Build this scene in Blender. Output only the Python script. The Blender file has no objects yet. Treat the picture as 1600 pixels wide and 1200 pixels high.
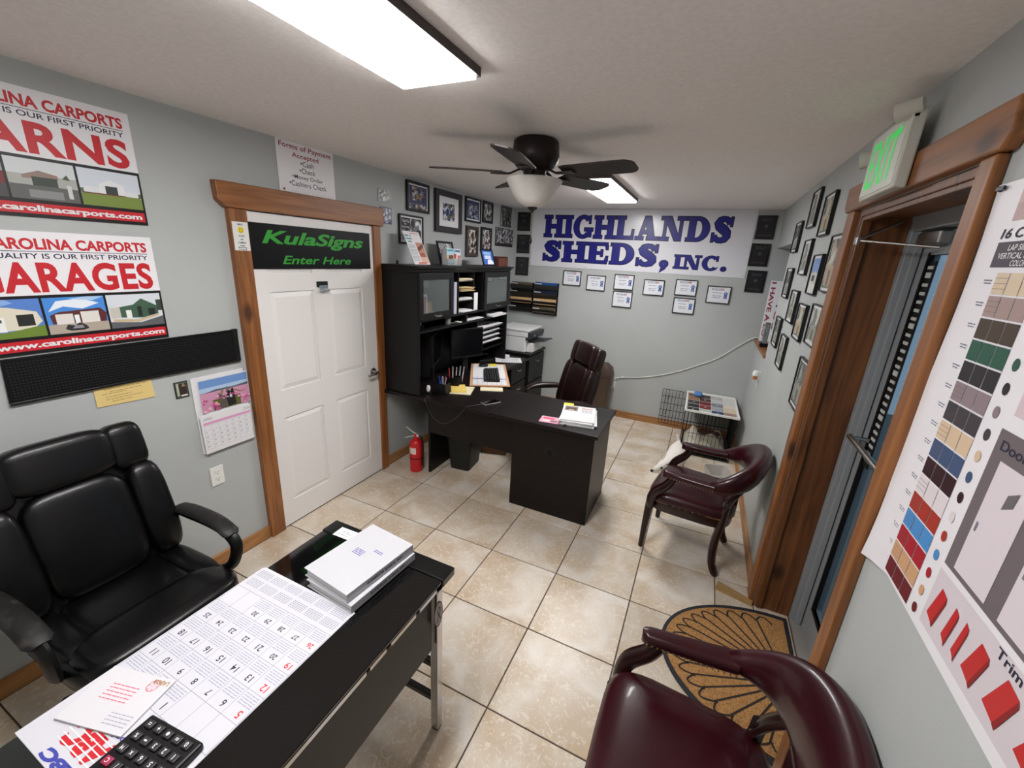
import bpy, bmesh, math, random
from mathutils import Vector, Matrix
random.seed(7)
scene = bpy.context.scene
COL = scene.collection
PI = math.pi

# ------------------------------------------------------------------ camera, world, exposure
cam_d = bpy.data.cameras.new('camera'); cam = bpy.data.objects.new('camera', cam_d); COL.objects.link(cam)
cam_d.sensor_width = 36.0; cam_d.sensor_fit = 'HORIZONTAL'; cam_d.lens = 14.5586
cam_d.clip_start = 0.02
yaw, pitch, roll = math.radians(24.191), math.radians(17.009), math.radians(3.129)
fwd = Vector((-math.sin(yaw)*math.cos(pitch), math.cos(yaw)*math.cos(pitch), -math.sin(pitch)))
r0 = Vector((math.cos(yaw), math.sin(yaw), 0)); u0 = r0.cross(fwd)
rv = math.cos(roll)*r0 + math.sin(roll)*u0; uv = -math.sin(roll)*r0 + math.cos(roll)*u0
CAM = Vector((2.411, -1.647, 1.889))
m = Matrix((rv, uv, -fwd)).transposed().to_4x4(); m.translation = CAM
cam.matrix_world = m
scene.camera = cam
scene.view_settings.view_transform = 'Standard'
scene.view_settings.look = 'None'
scene.view_settings.exposure = 0.93
scene.view_settings.gamma = 1.0
scene.view_settings.use_curve_mapping = False
W = bpy.data.worlds.new('world'); scene.world = W; W.use_nodes = True
W.node_tree.nodes['Background'].inputs[0].default_value = (0.33, 0.47, 0.62, 1)
W.node_tree.nodes['Background'].inputs[1].default_value = 0.38
LAMP_STRENGTH = 21.0

# ------------------------------------------------------------------ room numbers (metres)
XR, YB, ZC = 2.962, 3.487, 2.479     # right wall, back wall, ceiling
YF = -2.75                           # wall behind the camera
TILE = 0.457; TX0 = 0.4707

# ------------------------------------------------------------------ materials
def lin(c):
    return tuple(((v/255)/12.92 if v/255 <= .04045 else ((v/255+.055)/1.055)**2.4) for v in c)
MATS = {}
def mat(name, rgb, rough=.5, metal=0, coat=0, spec=.5, noise=None, bump=None, trans=0, emit=None, estr=1, alpha=1, ior=1.45):
    """rgb is an sRGB 0-255 triple; noise=(scale, rgb2, lo, hi); bump=(scale, strength)"""
    if name in MATS: return MATS[name]
    M = bpy.data.materials.new(name); M.use_nodes = True
    nt = M.node_tree; b = nt.nodes['Principled BSDF']
    I = b.inputs
    I['Base Color'].default_value = (*lin(rgb), 1); I['Roughness'].default_value = rough; I['Metallic'].default_value = metal
    I['Specular IOR Level'].default_value = spec; I['Coat Weight'].default_value = coat; I['Coat Roughness'].default_value = .08
    I['Transmission Weight'].default_value = trans; I['IOR'].default_value = ior; I['Alpha'].default_value = alpha
    if emit: I['Emission Color'].default_value = (*lin(emit), 1); I['Emission Strength'].default_value = estr
    tc = None
    def coords():
        return nt.nodes.new('ShaderNodeTexCoord').outputs['Object']
    if noise:
        tc = coords(); n = nt.nodes.new('ShaderNodeTexNoise'); n.inputs['Scale'].default_value = noise[0]; n.inputs['Detail'].default_value = 5
        nt.links.new(tc, n.inputs['Vector'])
        mr = nt.nodes.new('ShaderNodeMapRange'); mr.inputs[1].default_value = noise[2]; mr.inputs[2].default_value = noise[3]
        nt.links.new(n.outputs['Fac'], mr.inputs[0])
        mx = nt.nodes.new('ShaderNodeMix'); mx.data_type = 'RGBA'
        mx.inputs['A'].default_value = (*lin(rgb), 1); mx.inputs['B'].default_value = (*lin(noise[1]), 1)
        nt.links.new(mr.outputs[0], mx.inputs['Factor']); nt.links.new(mx.outputs['Result'], I['Base Color'])
    if bump:
        tc = tc or coords(); n = nt.nodes.new('ShaderNodeTexNoise'); n.inputs['Scale'].default_value = bump[0]; n.inputs['Detail'].default_value = 4
        nt.links.new(tc, n.inputs['Vector']); bp = nt.nodes.new('ShaderNodeBump'); bp.inputs['Strength'].default_value = bump[1]; bp.inputs['Distance'].default_value = .004
        nt.links.new(n.outputs['Fac'], bp.inputs['Height']); nt.links.new(bp.outputs['Normal'], I['Normal'])
    MATS[name] = M
    return M

def wood_mat(name, axis, light=(158, 101, 54), dark=(118, 71, 34), knot=(66, 36, 18), rough=.45, coat=.12, knots=True):
    if name in MATS: return MATS[name]
    M = bpy.data.materials.new(name); M.use_nodes = True; nt = M.node_tree; b = nt.nodes['Principled BSDF']
    L = nt.links.new; N = nt.nodes.new
    tc = N('ShaderNodeTexCoord').outputs['Object']
    mp = N('ShaderNodeMapping'); s = [14, 14, 14]; s[axis] = .9; mp.inputs['Scale'].default_value = s; L(tc, mp.inputs['Vector'])
    n1 = N('ShaderNodeTexNoise'); n1.inputs['Scale'].default_value = 1.6; n1.inputs['Detail'].default_value = 6; n1.inputs['Distortion'].default_value = 1.3; L(mp.outputs[0], n1.inputs['Vector'])
    cr = N('ShaderNodeValToRGB'); e = cr.color_ramp.elements
    e[0].position = .33; e[0].color = (*lin(dark), 1); e[1].position = .66; e[1].color = (*lin(light), 1); L(n1.outputs['Fac'], cr.inputs[0])
    out = cr.outputs[0]
    if knots:
        mp2 = N('ShaderNodeMapping'); s2 = [5.0, 5.0, 5.0]; s2[axis] = 2.6; mp2.inputs['Scale'].default_value = s2; mp2.inputs['Location'].default_value = (.37, .21, .1); L(tc, mp2.inputs['Vector'])
        v = N('ShaderNodeTexVoronoi'); v.inputs['Scale'].default_value = 1.0; L(mp2.outputs[0], v.inputs['Vector'])
        mr = N('ShaderNodeMapRange'); mr.inputs[1].default_value = .07; mr.inputs[2].default_value = .19; mr.inputs[3].default_value = .9; mr.inputs[4].default_value = 0; L(v.outputs['Distance'], mr.inputs[0])
        mx = N('ShaderNodeMix'); mx.data_type = 'RGBA'; L(mr.outputs[0], mx.inputs['Factor']); L(out, mx.inputs['A']); mx.inputs['B'].default_value = (*lin(knot), 1)
        out = mx.outputs['Result']
    L(out, b.inputs['Base Color']); b.inputs['Roughness'].default_value = rough; b.inputs['Coat Weight'].default_value = coat; b.inputs['Coat Roughness'].default_value = .3
    bp = N('ShaderNodeBump'); bp.inputs['Strength'].default_value = .25; bp.inputs['Distance'].default_value = .003; L(n1.outputs['Fac'], bp.inputs['Height']); L(bp.outputs[0], b.inputs['Normal'])
    MATS[name] = M; return M

def tile_mat():
    M = bpy.data.materials.new('travertine_tile'); M.use_nodes = True; nt = M.node_tree; b = nt.nodes['Principled BSDF']; L = nt.links.new; N = nt.nodes.new
    tc = N('ShaderNodeTexCoord').outputs['Object']; oi = N('ShaderNodeObjectInfo')
    vm = N('ShaderNodeVectorMath'); vm.operation = 'MULTIPLY_ADD'; L(oi.outputs['Random'], vm.inputs[0]); vm.inputs[1].default_value = (37, 61, 0); L(tc, vm.inputs[2])
    n1 = N('ShaderNodeTexNoise'); n1.inputs['Scale'].default_value = 4.2; n1.inputs['Detail'].default_value = 3; n1.inputs['Distortion'].default_value = .6; L(vm.outputs[0], n1.inputs['Vector'])
    cr = N('ShaderNodeValToRGB'); e = cr.color_ramp.elements
    e[0].position = .32; e[0].color = (*lin((192, 170, 143)), 1); e[1].position = .68; e[1].color = (*lin((219, 211, 200)), 1)
    k = e.new(.5); k.color = (*lin((204, 189, 169)), 1); L(n1.outputs['Fac'], cr.inputs[0])
    n2 = N('ShaderNodeTexNoise'); n2.inputs['Scale'].default_value = 26; n2.inputs['Detail'].default_value = 5; n2.inputs['Distortion'].default_value = 2.2; L(vm.outputs[0], n2.inputs['Vector'])
    mr = N('ShaderNodeMapRange'); mr.inputs[1].default_value = .52; mr.inputs[2].default_value = .66; L(n2.outputs['Fac'], mr.inputs[0])
    mm = N('ShaderNodeMath'); mm.operation = 'MULTIPLY'; mm.inputs[1].default_value = .65; L(mr.outputs[0], mm.inputs[0])
    mx = N('ShaderNodeMix'); mx.data_type = 'RGBA'; L(mm.outputs[0], mx.inputs['Factor']); L(cr.outputs[0], mx.inputs['A']); mx.inputs['B'].default_value = (*lin((226, 216, 202)), 1)
    hs = N('ShaderNodeHueSaturation'); L(mx.outputs['Result'], hs.inputs['Color'])
    mv = N('ShaderNodeMapRange'); mv.inputs[3].default_value = .93; mv.inputs[4].default_value = 1.06; L(oi.outputs['Random'], mv.inputs[0]); L(mv.outputs[0], hs.inputs['Value'])
    L(hs.outputs[0], b.inputs['Base Color']); b.inputs['Roughness'].default_value = .34; b.inputs['Specular IOR Level'].default_value = .45
    return M

def photo_mat(name, cols, scale=30, rough=.25, coat=.35):
    """a small printed photograph: patches of the colours it shows"""
    if name in MATS: return MATS[name]
    M = bpy.data.materials.new(name); M.use_nodes = True; nt = M.node_tree; b = nt.nodes['Principled BSDF']; L = nt.links.new; N = nt.nodes.new
    tc = N('ShaderNodeTexCoord').outputs['Object']
    v = N('ShaderNodeTexVoronoi'); v.inputs['Scale'].default_value = scale; L(tc, v.inputs['Vector'])
    n = N('ShaderNodeTexNoise'); n.inputs['Scale'].default_value = scale*.5; n.inputs['Detail'].default_value = 3; L(tc, n.inputs['Vector'])
    sp = N('ShaderNodeSeparateColor'); L(v.outputs['Color'], sp.inputs[0])
    mm = N('ShaderNodeMath'); mm.operation = 'MULTIPLY_ADD'; L(sp.outputs[0], mm.inputs[0]); mm.inputs[1].default_value = .55
    m2 = N('ShaderNodeMath'); m2.operation = 'MULTIPLY'; L(n.outputs['Fac'], m2.inputs[0]); m2.inputs[1].default_value = .5; L(m2.outputs[0], mm.inputs[2])
    cr = N('ShaderNodeValToRGB'); cr.color_ramp.interpolation = 'CONSTANT'; e = cr.color_ramp.elements
    for i, c in enumerate(cols):
        p = .05 + .85*i/len(cols)
        if i < 2: el = e[i]; el.position = p
        else: el = e.new(p)
        el.color = (*lin(c), 1)
    L(mm.outputs[0], cr.inputs[0]); L(cr.outputs[0], b.inputs['Base Color']); b.inputs['Roughness'].default_value = rough; b.inputs['Coat Weight'].default_value = coat
    MATS[name] = M; return M

WALL = mat('wall_paint', (183, 187, 186), .6, noise=(2.5, (177, 181, 180), .3, .7), bump=(160, .18))
CEIL = mat('ceiling_paint', (248, 243, 241), .8, noise=(60, (241, 236, 234), .35, .65), bump=(220, .2))
GROUT = mat('grout', (92, 76, 68), .8)
WOODV = wood_mat('pine_vertical', 2); WOODH = wood_mat('pine_along_y', 1); WOODX = wood_mat('pine_along_x', 0)
WOODJ = wood_mat('dark_pine_jamb', 2, light=(128, 80, 42), dark=(84, 48, 22), knot=(42, 22, 12))
WOODB = wood_mat('baseboard_pine', 1, light=(186, 134, 82), dark=(140, 94, 52), knots=False)
WOODBX = wood_mat('baseboard_pine_x', 0, light=(186, 134, 82), dark=(140, 94, 52), knots=False)
WHITE = mat('white_paint', (236, 233, 231), .42)
PLASTIC_W = mat('white_plastic', (232, 232, 228), .4)
BLACK = mat('black_plastic', (11, 11, 12), .42, spec=.4)
BLACKM = mat('black_matte', (9, 9, 10), .75, spec=.3)
ESPRESSO = mat('espresso_laminate', (24, 16, 15), .4, spec=.32, noise=(18, (18, 12, 11), .3, .7))
HUTCHM = mat('black_laminate', (17, 16, 16), .45, spec=.36)
PAPER = mat('paper_white', (228, 227, 229), .65)
PAPER2 = mat('paper_cream', (232, 222, 190), .65)
INK = mat('ink_dark', (40, 42, 60), .6)
INKG = mat('ink_grey', (120, 122, 138), .6)
REDINK = mat('print_red', (205, 38, 48), .5)
CHROME = mat('chrome', (205, 205, 208), .16, metal=1)
STEEL = mat('brushed_steel', (170, 168, 165), .32, metal=1)
GREYM = mat('grey_anodised_metal', (152, 157, 161), .5, metal=.15)
DARKGLASS = mat('black_glass', (6, 6, 7), .05, coat=.6, spec=.6)
GLASS = mat('clear_glass', (235, 245, 248), .02, trans=1, ior=1.45)
LEATHER_R = mat('burgundy_leather', (54, 11, 21), .3, coat=.2, spec=.4, bump=(140, .06), noise=(5, (44, 8, 16), .35, .7))
LEATHER_K = mat('black_leather', (7, 7, 8), .34, bump=(150, .1), coat=.1, spec=.4)
LEATHER_B = mat('brown_leather', (34, 16, 14), .34, bump=(150, .1), coat=.15)
MAHOG = mat('dark_mahogany', (38, 11, 10), .3, coat=.25, spec=.4, noise=(14, (28, 8, 8), .35, .7))
BRASS = mat('antique_brass', (176, 146, 104), .35, metal=.8)
BRONZE = mat('dark_bronze', (32, 22, 20), .45, metal=.3)

# ------------------------------------------------------------------ geometry helpers
def link(o, parent=None):
    COL.objects.link(o)
    if parent is not None: o.parent = parent
    return o
def tag(o, label=None, cat=None, group=None, kind=None):
    if label: o['label'] = label
    if cat: o['category'] = cat
    if group: o['group'] = group
    if kind: o['kind'] = kind
    return o
class MB:
    def __init__(s): s.v = []; s.f = []; s.mi = []
    def add(s, vs, fs, mi=0):
        k = len(s.v); s.v += [tuple(p) for p in vs]; s.f += [tuple(i+k for i in f) for f in fs]; s.mi += [mi]*len(fs); return s
    def box(s, x0, y0, z0, x1, y1, z1, mi=0):
        x0, x1 = min(x0, x1), max(x0, x1); y0, y1 = min(y0, y1), max(y0, y1); z0, z1 = min(z0, z1), max(z0, z1)
        return s.add([(x0,y0,z0),(x1,y0,z0),(x1,y1,z0),(x0,y1,z0),(x0,y0,z1),(x1,y0,z1),(x1,y1,z1),(x0,y1,z1)],
                     [(0,3,2,1),(4,5,6,7),(0,1,5,4),(1,2,6,5),(2,3,7,6),(3,0,4,7)], mi)
    def poly(s, pts, mi=0): return s.add(pts, [tuple(range(len(pts)))], mi)
    def rect(s, x0, y0, x1, y1, z=0, mi=0): return s.poly([(x0,y0,z),(x1,y0,z),(x1,y1,z),(x0,y1,z)], mi)
    def prism(s, pts, h0, h1, axis=2, mi=0):
        n = len(pts)
        def P(p, h): return (p[0],p[1],h) if axis == 2 else ((h,p[0],p[1]) if axis == 0 else (p[0],h,p[1]))
        return s.add([P(p,h0) for p in pts]+[P(p,h1) for p in pts],
                     [tuple(range(n))[::-1], tuple(range(n,2*n))]+[(i,(i+1)%n,n+(i+1)%n,n+i) for i in range(n)], mi)
    def loft(s, rings, cap=True, closed=True, mi=0):
        n = len(rings[0]); k = len(s.v)
        for r in rings: s.v += [tuple(p) for p in r]
        fs = []
        for j in range(len(rings)-1):
            for i in range(n if closed else n-1):
                a = k+j*n+i; b = k+j*n+(i+1)%n; fs.append((a, b, b+n, a+n))
        if cap and closed: fs += [tuple(range(k,k+n))[::-1], tuple(range(k+(len(rings)-1)*n, k+len(rings)*n))]
        s.f += fs; s.mi += [mi]*len(fs); return s
    def cyl(s, p0, p1, r, r1=None, n=14, mi=0):
        return s.tube([p0, p1], [r, r if r1 is None else r1], n, mi)
    def tube(s, pts, r, n=8, mi=0, flat=None):
        """flat=(a,b): elliptical section factors along the two normals"""
        P = [Vector(p) for p in pts]; rs = r if isinstance(r, (list, tuple)) else [r]*len(P)
        t0 = (P[1]-P[0]).normalized(); a = t0.orthogonal().normalized()
        if abs(t0.z) < .95: a = (Vector((0,0,1)) - t0*t0.z).normalized()
        rings = []; fa, fb = flat or (1, 1)
        for i, p in enumerate(P):
            t = (P[min(i+1,len(P)-1)]-P[max(i-1,0)]).normalized()
            a = (a - t*a.dot(t)).normalized(); b = t.cross(a)
            rings.append([p + rs[i]*(fa*math.cos(2*PI*j/n)*a + fb*math.sin(2*PI*j/n)*b) for j in range(n)])
        return s.loft(rings, mi=mi)
    def lathe(s, prof, c=(0,0,0), n=24, mi=0):
        rings = [[(c[0]+r*math.cos(2*PI*j/n), c[1]+r*math.sin(2*PI*j/n), c[2]+z) for j in range(n)] for r, z in prof]
        return s.loft(rings, mi=mi)
    def blob(s, c, r, e=1.0, n=20, mat4=None, mi=0):
        """superellipsoid; e<1 is boxier"""
        sg = lambda v, p: math.copysign(abs(v)**p, v)
        rings = []
        m_ = n//2
        for i in range(1, m_):
            ph = -PI/2 + PI*i/m_
            rings.append([(r[0]*sg(math.cos(ph),e)*sg(math.cos(2*PI*j/n),e), r[1]*sg(math.cos(ph),e)*sg(math.sin(2*PI*j/n),e), r[2]*sg(math.sin(ph),e)) for j in range(n)])
        if mat4 is not None: rings = [[mat4 @ Vector(p) for p in R] for R in rings]
        rings = [[(p[0]+c[0], p[1]+c[1], p[2]+c[2]) for p in R] for R in rings]
        return s.loft(rings, mi=mi)
    def xform(s, M): s.v = [tuple(M @ Vector(p)) for p in s.v]; return s
    def mesh(s, name, mats, bevel=0, seg=2, smooth=False, angle=40, weld=False):
        me = bpy.data.meshes.new(name); me.from_pydata(s.v, [], s.f)
        for M in (mats if isinstance(mats, (list, tuple)) else [mats]): me.materials.append(M)
        me.polygons.foreach_set('material_index', s.mi)
        bm = bmesh.new(); bm.from_mesh(me)
        if weld: bmesh.ops.remove_doubles(bm, verts=bm.verts, dist=1e-5)
        bmesh.ops.recalc_face_normals(bm, faces=bm.faces)
        if bevel: bmesh.ops.bevel(bm, geom=[e for e in bm.edges if len(e.link_faces) == 2 and e.calc_face_angle(0) > .6], offset=bevel, segments=seg, affect='EDGES', profile=.5, clamp_overlap=True)
        bm.to_mesh(me); bm.free()
        if smooth or bevel:
            me.polygons.foreach_set('use_smooth', [True]*len(me.polygons)); me.set_sharp_from_angle(angle=math.radians(angle if smooth else 12))
        me.update(); return me
    def build(s, name, mats, parent=None, **k):
        return link(bpy.data.objects.new(name, s.mesh(name, mats, **k)), parent)
def box(name, M, parent, *b, bevel=.003, **k): return MB().box(*b).build(name, M, parent, bevel=bevel, **k)
def empty(name, label, cat, loc=(0,0,0), rz=0, group=None):
    o = bpy.data.objects.new(name, None); o.empty_display_size = .05; link(o); o.location = loc; o.rotation_euler = (0,0,rz)
    return tag(o, label, cat, group)
def plane_thing(name, label, cat, origin, right, up, group=None):
    """an Empty whose local X runs right, Y up and Z out of the surface"""
    o = bpy.data.objects.new(name, None); o.empty_display_size = .05; link(o)
    R = Vector(right).normalized(); U = Vector(up).normalized(); O = R.cross(U)
    M4 = Matrix((R, U, O)).transposed().to_4x4(); M4.translation = Vector(origin); o.matrix_basis = M4
    return tag(o, label, cat, group)
def LW(name, label, cat, y, z, group=None, x=.001): return plane_thing(name, label, cat, (x, y, z), (0,1,0), (0,0,1), group)
def BW(name, label, cat, x, z, group=None, y=YB-.001): return plane_thing(name, label, cat, (x, y, z), (1,0,0), (0,0,1), group)
def RW(name, label, cat, y, z, group=None, x=XR-.001): return plane_thing(name, label, cat, (x, y, z), (0,-1,0), (0,0,1), group)
def copy_tree(o, parent=None):
    c = o.copy(); COL.objects.link(c); c.parent = parent
    for ch in list(o.children): copy_tree(ch, c)
    return c

TXT = {}
def text_mesh(body, bold, shear, space=1.0, res=4):
    key = (body, bold, shear, space)
    if key not in TXT:
        c = bpy.data.curves.new('lettering', 'FONT'); c.body = body; c.offset = bold; c.shear = shear; c.space_character = space; c.resolution_u = res
        o = bpy.data.objects.new('lettering', c); me = bpy.data.meshes.new_from_object(o)
        vs = [tuple(v.co) for v in me.vertices]; fs = [tuple(p.vertices) for p in me.polygons]
        bpy.data.objects.remove(o); bpy.data.curves.remove(c); bpy.data.meshes.remove(me)
        xs = [v[0] for v in vs]; ys = [v[1] for v in vs]
        TXT[key] = (vs, fs, min(xs), min(ys), max(xs), max(ys))
    return TXT[key]
def text(parent, body, x0, y0, x1, y1, M, z=.002, bold=.02, shear=0, space=1.0, rot=0, name='lettering', keep=False):
    """lettering stretched into the box x0..x1, y0..y1 of its surface; rot turns it about the box centre in quarter turns"""
    vs, fs, a, b, c, d = text_mesh(body, bold, shear, space)
    w, h = x1-x0, y1-y0
    if rot % 2: w, h = h, w
    sx, sy = w/(c-a), h/(d-b)
    if keep: sx = sy = min(sx, sy)
    cx, cy = (x0+x1)/2, (y0+y1)/2; ca, sa = [(1,0),(0,1),(-1,0),(0,-1)][rot % 4]
    pts = []
    for v in vs:
        px, py = (v[0]-(a+c)/2)*sx, (v[1]-(b+d)/2)*sy
        pts.append((cx+ca*px-sa*py, cy+sa*px+ca*py, z))
    mb = MB(); mb.add(pts, fs)
    me = bpy.data.meshes.new(name); me.from_pydata(mb.v, [], mb.f); me.materials.append(M)
    return link(bpy.data.objects.new(name, me), parent)
def pic(parent, x0, y0, x1, y1, items, z=.002, name='photo_print'):
    """a flat printed picture: items are (colour, polygon in 0..1 of the picture)"""
    mb = MB(); mats = []
    for i, (c, P) in enumerate(items):
        M = mat('print_%d_%d_%d' % c, c, .45)
        if M not in mats: mats.append(M)
        mb.poly([(x0+(x1-x0)*p[0], y0+(y1-y0)*p[1], z+i*.00015) for p in P], mats.index(M))
    me = bpy.data.meshes.new(name); me.from_pydata(mb.v, [], mb.f)
    for M in mats: me.materials.append(M)
    me.polygons.foreach_set('material_index', mb.mi)
    return link(bpy.data.objects.new(name, me), parent)
def R_(a, b, c, d): return [(a,b),(c,b),(c,d),(a,d)]
def lines(parent, rows, M, z=.0022, h=.0016, name='printed_text', seed=1):
    """rows of tiny print (x0, x1, y): words as short dashes on the surface"""
    rnd = random.Random(seed); mb = MB()
    for x0, x1, y in rows:
        x = x0
        while x < x1-.002:
            w = min(rnd.uniform(.005, .013)*(h/.0016), x1-x); mb.rect(x, y-h/2, x+w, y+h/2, z); x += w+h
    return tag(mb.build(name, M, parent), kind='stuff')

# ================================================================== THE SETTING
def struct(name, mb, M, **k): return tag(mb.build(name, M, **k), kind='structure')
# floor: slab plus single tiles
floor = struct('floor', MB().box(-.1, YF-.1, -.08, 3.24, YB+.1, -.006), GROUT)
TM = tile_mat(); tmesh = {}
def tile(x0, x1, y0, y1):
    g = .0028
    x0 += g; x1 -= g; y0 += g; y1 -= g
    if x1-x0 < .012 or y1-y0 < .012: return
    key = (round(x1-x0, 3), round(y1-y0, 3))
    if key not in tmesh:
        w, d = key; tmesh[key] = MB().box(-w/2, -d/2, -.006, w/2, d/2, 0).mesh('tile', TM, bevel=.0018, seg=1)
    o = bpy.data.objects.new('tile', tmesh[key]); link(o, floor); o.location = ((x0+x1)/2, (y0+y1)/2, 0)
for i in range(-1, 6):
    for j in range(-7, 8):
        x0, x1 = TX0+i*TILE, TX0+(i+1)*TILE; y0, y1 = j*TILE, (j+1)*TILE
        if x1 > XR-.0: x1 = 3.14 if (-.198 <= y0 and y1 <= .80) else XR
        tile(max(x0, 0), x1, max(y0, YF), min(y1, YB))
for j, (a, b) in enumerate(((-.198, 0.0), (.457, .80))):
    tile(XR, 3.14, a, b)
struct('ceiling', MB().box(-.1, YF-.1, ZC, 3.24, YB+.1, ZC+.1), CEIL)
struct('wall_left', MB().box(-.12, YF-.1, 0, 0, YB+.1, ZC), WALL)
struct('wall_back', MB().box(0, YB, 0, 3.16, YB+.12, ZC), WALL)
struct('wall_front', MB().box(0, YF-.12, 0, XR, YF, ZC), WALL)
NY0, NZ0, NZ1 = 2.57, 1.15, 2.115        # window niche in the far corner of the right wall
wr = MB()
wr.box(XR, YF-.1, 0, 3.24, -.198, ZC); wr.box(XR, -.198, 2.166, 3.24, .80, ZC); wr.box(XR, .80, 0, 3.24, NY0, ZC)
wr.box(XR, NY0, 0, 3.24, YB, NZ0); wr.box(XR, NY0, NZ1, 3.24, YB, ZC)
struct('wall_right', wr, WALL)
# baseboards
struct('baseboard_left', MB().box(0, YF, 0, .016, -.145, .085).box(0, 1.005, 0, .016, YB, .085), WOODB, bevel=.002)
struct('baseboard_back', MB().box(.016, YB-.016, 0, XR-.016, YB, .085), WOODBX, bevel=.002)
struct('baseboard_right', MB().box(XR-.016, .905, 0, XR, YB-.016, .085).box(XR-.016, YF, 0, XR, -.27, .085), WOODB, bevel=.002)

# ------------------------------------------------------------------ left door
door = tag(bpy.data.objects.new('door_1', None), kind='structure'); link(door)
D0, D1, DZ0, DZ1 = -.046, .928, .008, 2.056
PA = [(.045, .36), (.478, .80)]; PZ = [(.185, .795), (.985, 1.61), (1.72, 1.965)]
slab = MB().box(.002, D0, DZ0, .009, D1, DZ1)
ys = [D0, PA[0][0], PA[0][1], PA[1][0], PA[1][1], D1]; zs = [DZ0, PZ[0][0], PZ[0][1], PZ[1][0], PZ[1][1], PZ[2][0], PZ[2][1], DZ1]
for a, b in ((0,1),(2,3),(4,5)): slab.box(.009, ys[a], DZ0, .02, ys[b], DZ1)
for a, b in ((0,1),(2,3),(4,5),(6,7)):
    for p in PA: slab.box(.009, p[0], zs[a], .02, p[1], zs[b])
slab.build('slab', WHITE, door)
for p in PA:
    for q in PZ:
        g, h = .004, .034
        o = [(p[0]+g,q[0]+g),(p[1]-g,q[0]+g),(p[1]-g,q[1]-g),(p[0]+g,q[1]-g)]; n = [(p[0]+h,q[0]+h),(p[1]-h,q[0]+h),(p[1]-h,q[1]-h),(p[0]+h,q[1]-h)]
        MB().loft([[(.009,a,b) for a,b in o], [(.0105,a,b) for a,b in o], [(.0195,a,b) for a,b in n]]).build('door_panel', WHITE, door)
hd = MB().cyl((.02,.868,.93), (.03,.868,.93), .03, n=20).cyl((.03,.868,.93), (.075,.868,.93), .012)
hd.tube([(.075,.868,.93),(.08,.85,.93),(.078,.80,.925),(.075,.765,.92)], [.011,.012,.01,.009])
hd.build('door_handle', STEEL, door, smooth=True)
# casing: two legs and a rough head with clipped lower corners
cs = tag(bpy.data.objects.new('trim_1', None), kind='structure'); link(cs)
box('casing_leg', WOODV, cs, 0, -.145, 0, .036, D0, 2.062); box('casing_leg', WOODV, cs, 0, D1, 0, .036, 1.003, 2.062)
MB().prism([(-.20, 2.19),(1.035,2.195),(1.035,2.085),(1.025,2.063),(-.155,2.063),(-.195,2.095)], 0, .046, axis=0).build('casing_head', WOODH, cs, bevel=.004)

# ------------------------------------------------------------------ right door way
cs = tag(bpy.data.objects.new('trim_2', None), kind='structure'); link(cs)
box('casing_leg', WOODV, cs, 2.937, .80, 0, XR, .905, 2.166, bevel=.005); box('casing_leg', WOODV, cs, 2.937, -.27, 0, XR, -.198, 2.166, bevel=.006)
MB().prism([(-.30,2.272),(.965,2.28),(.955,2.19),(.925,2.167),(-.29,2.167),(-.315,2.20)], 2.93, XR, axis=0).build('casing_head', WOODH, cs, bevel=.006)
box('jamb_board', WOODJ, cs, XR, .772, 0, 3.14, .80, 2.166); box('jamb_board', WOODJ, cs, XR, -.198, 0, 3.14, -.17, 2.166)
box('jamb_head', WOODJ, cs, XR, -.17, 2.138, 3.14, .772, 2.166)
box('jamb_stop', WOODJ, cs, 2.966, .752, 0.012, 3.0, .772, 2.138); box('jamb_stop', WOODJ, cs, 2.966, -.17, 2.12, 3.0, .752, 2.138)
fr = tag(bpy.data.objects.new('door_2', None), kind='structure'); link(fr)
box('frame_jamb', GREYM, fr, 3.14, .735, 0, 3.24, .80, 2.166); box('frame_jamb', GREYM, fr, 3.14, -.198, 0, 3.24, -.135, 2.166); box('frame_head', GREYM, fr, 3.14, -.135, 2.08, 3.24, .735, 2.166)
box('door_stop', GREYM, fr, 3.16, .712, .02, 3.185, .735, 2.08); box('threshold', mat('threshold_metal', (168, 164, 158), .5, metal=.4), fr, 3.14, -.135, 0, 3.24, .735, .018)
DX = 3.19
box('stile', GREYM, fr, DX, .655, .02, DX+.045, .73, 2.075); box('stile', GREYM, fr, DX, -.13, .02, DX+.045, -.055, 2.075)
box('rail', GREYM, fr, DX, -.055, .02, DX+.045, .655, .20); box('rail', GREYM, fr, DX, -.055, 1.985, DX+.045, .655, 2.075)
box('glass_pane', GLASS, fr, DX+.018, -.055, .20, DX+.026, .655, 1.985, bevel=0)
box('glazing_gasket', BLACKM, fr, DX-.002, .640, .19, DX+.016, .655, 1.995, bevel=0); box('glazing_gasket', BLACKM, fr, DX-.002, -.055, .185, DX+.016, .655, .20, bevel=0)
st = MB().box(DX+.006, .585, 1.05, DX+.012, .638, 1.96).build('decal_strip', mat('decal_black', (22, 22, 24), .5), fr)
dm = MB()
for k in range(26):
    z = 1.08+k*.034; w = .03 if k % 6 == 0 else .018
    dm.box(DX+.003, .590, z, DX+.006, .634, z+w*.7)
dm.build('decal_mark', mat('decal_white', (205, 208, 205), .5), st)
pb = MB().cyl((3.125, -.05, 1.17), (3.125, .66, 1.17), .013); pb.cyl((3.125, .64, 1.17), (DX, .64, 1.17), .011).cyl((3.125, -.03, 1.17), (DX, -.03, 1.17), .011)
pb.build('push_bar', STEEL, fr, smooth=True)
ca = MB().box(3.15, .50, 2.02, 3.19, .70, 2.07); ca.build('closer_body', STEEL, fr, bevel=.006)
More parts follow.
